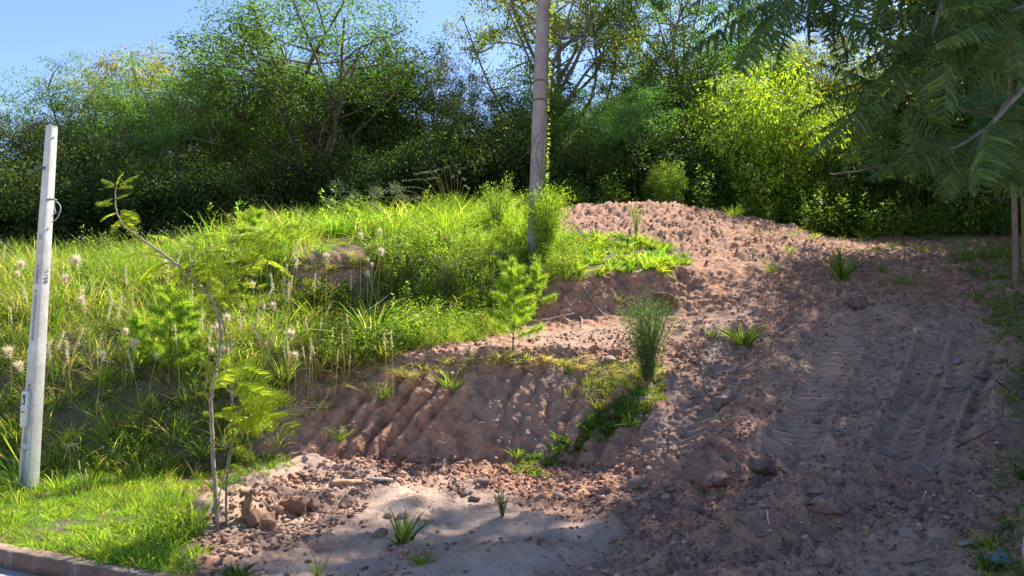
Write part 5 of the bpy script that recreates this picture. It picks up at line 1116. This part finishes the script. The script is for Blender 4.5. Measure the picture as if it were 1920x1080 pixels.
# goose-foot grass flower by the kerbside strip
gb, _ = hit(131, 925); gf = tag(empty('star_grass_stalk', tuple(gb)), 'slender stalk with a drooping star-shaped seed head behind the kerbside grass', 'grass stalk'); tip = P(131, 838, gb[1]) - gb
B = Batch(); tube(B, [(0, 0, 0), tip * .5 + np.array([.004, 0, 0]), tip], .0035, (.5, .5, .3), 5); link('stem', B.mesh('stem'), gf, M_dry)
for k, (dx, dz) in enumerate(((-.10, -.02), (.10, -.03), (.09, .035), (-.04, -.03), (.05, -.05))):
    B = Batch(); tube(B, curve([tip, tip + np.array([dx * .5, 0, abs(dz) * .5 + .018]), tip + np.array([dx, .01, dz])], 8), .0045, (.62, .60, .40), 5); link('spike', B.mesh('spike'), gf, M_dry)
for (hx, hy, L_) in ((150, 880, 50), (163, 895, 40), (98, 898, 40)):
    stalk(hx, hy, L_, 'col', {150: 'tall thin seed stalk right of the star-shaped one', 163: 'shorter thin seed stalk right of the star-shaped one', 98: 'thin bent seed stalk between the concrete pole and the star-shaped one'}[hx], None, .55)

# ------------------------------------------------------------------ turf lumps, wood, rubbish
def lump(px, py, wpx, hpx, label):
    p, _ = hit(px, py); d = p[1]; w = wpx * d / F / 2; h = hpx * d / F / 2; V, Fc = stone_mesh(int(px), .9, .2); import bmesh
    o = tag(empty('torn_turf_lump', tuple(p + np.array([0, -.05, h * .2]))), label, 'turf')
    Vn = V * np.array([w, w * .6, h]); Vn *= (1 + .2 * noise(Vn * 9)[:, None]); B = Batch(); B.add(Vn, [Fc], (.17, .10, .07)); link('soil', B.mesh('soil'), o, M_clod)
    n = 420; k = rng.integers(0, len(Vn), n); q = Vn[k]; dn = unit(q + np.array([0, 0, -.05])); B = Batch(); blades(B, q, unit(dn * .4 + np.array([0, 0, -1.]) + rng.normal(0, .3, (n, 3))), rng.uniform(.08, .24, n), .006, dn * .2, palette([(.20, .14, .09), (.30, .23, .15), (.13, .09, .06)], n), 2); link('roots', B.mesh('roots'), o, M_dry)
lump(752, 462, 56, 64, 'brown lump of torn turf hanging roots at the terrace edge, left one'); lump(826, 468, 60, 76, 'shaggy lump of torn turf with straw roots right of the leafy slope weeds'); lump(1252, 562, 50, 40, 'dark earthen lump at the right end of the terrace wall')
def stick(pts, r, c, label, name='stick', cat='stick', lift=.02, group=None, dz=0):
    q = []
    for (px, py) in pts:
        p, _ = hit(px, py); q.append(p + np.array([0, -.02, lift]))
    q = curve(q, 14); B = Batch(); tube(B, q + rng.normal(0, r * .2, q.shape), np.linspace(r, r * .5, len(q)), c, 6); return tag(link(name, B.mesh(name, True), mat=M_bark), label, cat, group)
stick([(995, 603), (1030, 600), (1060, 592), (1080, 588)], .012, (.42, .36, .29), 'pale bent branch lying on the ledge under the terrace wall', lift=.05)
stick([(1086, 592), (1088, 600), (1086, 610)], .014, (.42, .36, .29), 'short pale stub at the end of the bent branch', lift=.03)
stick([(1094, 540), (1108, 556), (1124, 580), (1140, 596)], .016, (.34, .29, .25), 'straight grey branch leaning down the terrace wall', lift=.05)
stick([(1112, 540), (1150, 560), (1200, 580), (1240, 592)], .007, (.40, .33, .24), 'long thin twig running right along the terrace wall', lift=.06)
stick([(1210, 500), (1225, 525), (1245, 548)], .006, (.42, .36, .28), 'thin twig sloping on the lip of the terrace wall', lift=.06)
stick([(1012, 510), (1014, 530), (1010, 548)], .02, (.62, .60, .58), 'short whitish stick among the slope weeds', lift=.12)
stick([(1795, 838), (1830, 818), (1870, 800)], .011, (.13, .07, .05), 'dark reddish stick lying across the right of the ramp')
stick([(1862, 728), (1890, 745), (1925, 770)], .010, (.05, .035, .03), 'black twig poking in from the right edge', lift=.12)
stick([(1724, 868), (1735, 880), (1751, 896)], .007, (.50, .44, .36), 'small pale curved twig at the middle right of the ramp')
stick([(1690, 1058), (1720, 1053), (1748, 1048)], .008, (.12, .08, .07), 'dark thin stick on the pinkish soil at the bottom right')
stick([(1732, 922), (1731, 932), (1730, 940)], .008, (.62, .55, .42), 'tiny pale splinter on the lower ramp')
stick([(1436, 968), (1440, 980), (1442, 994)], .008, (.60, .55, .46), 'small white splinter standing beside the lower rut', lift=.05)
stick([(838, 862), (832, 874), (828, 888)], .016, (.26, .22, .20), 'short broken board end leaning at the foot of the cut bank', 'broken_board', 'wood', .05)
stick([(826, 835), (818, 850), (812, 862)], .006, (.36, .30, .26), 'thin grey twig at the foot of the cut bank')
stick([(660, 300 + 330), (740, 560), (700, 480)], .004, (.5, .46, .3), 'long dry bent grass stem crossing the slope left of centre', 'dry_grass_blade', 'grass', .25)
stick([(100, 716), (140, 705), (185, 690), (230, 672)], .008, (.45, .38, .28), 'dry fallen branch lying on the left bank', 'dead_branch', 'branch', .10)
# plank and root stump on the heap
def wood_piece(px, py, wpx, hpx, dpth, c, label, name, rz=0., ry=0.):
    p, _ = hit(px, py); d = p[1]; B = Batch(); w = wpx * d / F / 2; h = hpx * d / F / 2; n = 14; xs = np.linspace(-1, 1, n); V = []
    for x in xs:
        e = 1 - .35 * abs(x) ** 4; 
        for y_, z_ in ((-1, -1), (1, -1), (1, .9), (.3, 1.1), (-1, .8)): V.append((x * w, y_ * dpth * e + rng.normal(0, .002), z_ * h * e + rng.normal(0, .003)))
    i_ = (np.arange(n - 1)[:, None] * 5 + np.arange(5)[None]).ravel(); j_ = (np.arange(n - 1)[:, None] * 5 + (np.arange(5)[None] + 1) % 5).ravel()
    B.add(V, [np.stack([i_, i_ + 5, j_ + 5, j_], 1), np.arange(5)[None], (n - 1) * 5 + np.arange(5)[None, ::-1]], c); o = link(name, B.mesh(name), mat=M_bark); o.location = p + np.array([0, 0, h * .9]); o.rotation_euler = (0, ry, rz); return tag(o, label, 'wood')
wood_piece(664, 905, 76, 9, .06, (.52, .30, .17), 'flat orange-brown splintered board lying at the right end of the heap', 'splintered_board', .1, .02)
wood_piece(700, 896, 70, 4, .05, (.40, .34, .30), 'thin pale board half buried in the sand behind the splintered one', 'half_buried_board', -.1, .02)
sp_, _ = hit(455, 972); st = tag(empty('root_stump', tuple(sp_)), 'brown broken root stump sticking out of the heap beside the sapling', 'stump')
def rp(name, pts, r0, r1, c=(.30, .19, .11)):
    B = Batch(); q = curve(pts, 14); ra = np.linspace(r0, r1, len(q)) * (1 + .15 * np.sin(np.arange(len(q)) * 1.7)); tube(B, q, ra, c, 9); link(name, B.mesh(name, True), st, M_bark)
rp('root', [(.02, 0, -.08), (.03, -.01, .08), (.05, 0, .2), (.03, .02, .27)], .05, .03); rp('root', [(.05, 0, .24), (.0, -.02, .27), (-.03, 0, .22)], .03, .015, (.22, .14, .09)); rp('root', [(.05, 0, .25), (.09, .02, .28), (.12, 0, .24)], .03, .02, (.22, .14, .09)); rp('root', [(-.02, 0, -.03), (-.12, -.03, .02), (-.2, 0, -.04)], .035, .015, (.16, .10, .07))
def clump_rock(px, py, w, h, c, label, cat='clod', name='soil_block', mat=M_clod):
    p, _ = hit(px, py); d = p[1]; V, Fc = stone_mesh(int(px + py), .8, .1, 3); V = V / np.abs(V).max(0) * np.array([w * d / F / 2, w * d / F / 2.6, h * d / F / 2]); V *= (1 + .45 * noise(V * 22 + px)[:, None] + .2 * noise(V * 60)[:, None]); B = Batch(); B.add(V, [Fc], np.array(c) * 1.35); o = link(name, B.mesh(name), mat=mat); o.location = p + np.array([0, 0, h * d / F * .25]); tag(o, label, cat)
for a in ((478, 982, 40, 44, (.20, .12, .08), 'dark rounded block of earth right beside the sapling stem'), (495, 985, 34, 36, (.24, .14, .095), 'second block of earth right of the first beside the sapling'), (520, 962, 34, 24, (.27, .165, .115), 'reddish block of earth in the middle of the heap'),
          (555, 956, 50, 34, (.18, .11, .08), 'broad dark block of earth at the front of the heap'), (590, 950, 40, 28, (.22, .14, .10), 'crumbling block of earth right of the broad dark one'), (1545, 958, 70, 52, (.22, .15, .125), 'large mound-like block of soil at the end of the lower ridge'), (1430, 880, 60, 34, (.17, .11, .09), 'dark block of soil thrown up above the diagonal rut'),
          (1340, 905, 60, 30, (.19, .12, .09), 'long block of soil beside the diagonal rut'), (1350, 760, 54, 40, (.15, .12, .11), 'grey-brown block of soil left of the crawler tracks'), (1612, 575, 50, 36, (.15, .10, .09), 'dark overhanging block of soil at the top of the ramp')):
    clump_rock(*a)
# corner of a pale granite block and a torn plastic sheet, bottom right
p, _ = hit(1916, 1070); V, Fc = stone_mesh(5, .9, .9); B = Batch(); B.add(V * np.array([.10, .12, .20]), [Fc], (.42, .46, .54)); o = link('granite_block', B.mesh('granite_block'), mat=M_rock); o.location = p + np.array([.06, 0, .05]); tag(o, 'speckled pale blue-grey granite block cut by the right bottom edge', 'stone')
p, _ = hit(1885, 1050); B = Batch(); gx_, gy_ = np.meshgrid(np.linspace(-.17, .17, 12), np.linspace(-.12, .12, 10)); zz_ = .05 + .03 * noise(np.stack([gx_ * 9, gy_ * 9, 0 * gx_], -1)) + .04 * np.abs(gx_ * 3)
i_ = (np.arange(9)[:, None] * 12 + np.arange(11)[None]).ravel(); B.add(np.stack([gx_, gy_, zz_], -1), [np.stack([i_, i_ + 1, i_ + 13, i_ + 12], 1)], (.09, .13, .14)); o = link('plastic_sheet', B.mesh('plastic_sheet', True), mat=M_plain); o.location = p; o.rotation_euler = (.05, -.05, .4); o.scale = (.6, .7, .4); sm_ = o.modifiers.new('t', 'SOLIDIFY'); sm_.thickness = .003; tag(o, 'torn blue-green plastic sheet in the weeds beside the granite block', 'plastic sheet')
p, _ = hit(1150, 533); B = Batch()
# dry leaves in the gutter
for k, (px, py) in enumerate(((90, 1050), (72, 1056), (115, 1060), (135, 1062), (32, 1044), (60, 1048))):
    x = (px - 960) / F * 6.1; yk = kerb_y(x) - .15 - .05 * (k % 3); B = Batch(); n = 1; V = np.array([(-.04, 0, 0), (-.01, -.018, .012), (.045, 0, .022), (.0, .022, .018)]); B.add(V, [np.array([[0, 1, 2], [0, 2, 3]])], (.26, .20, .14)); o = link('dry_leaf', B.mesh('dry_leaf'), mat=M_dry); o.location = (x, yk, -.012); o.rotation_euler = (.3 * k, .2, k * 1.3)
    tag(o, 'small curled dry leaf in the gutter against the kerb', 'leaf', 'dry leaves in the gutter')
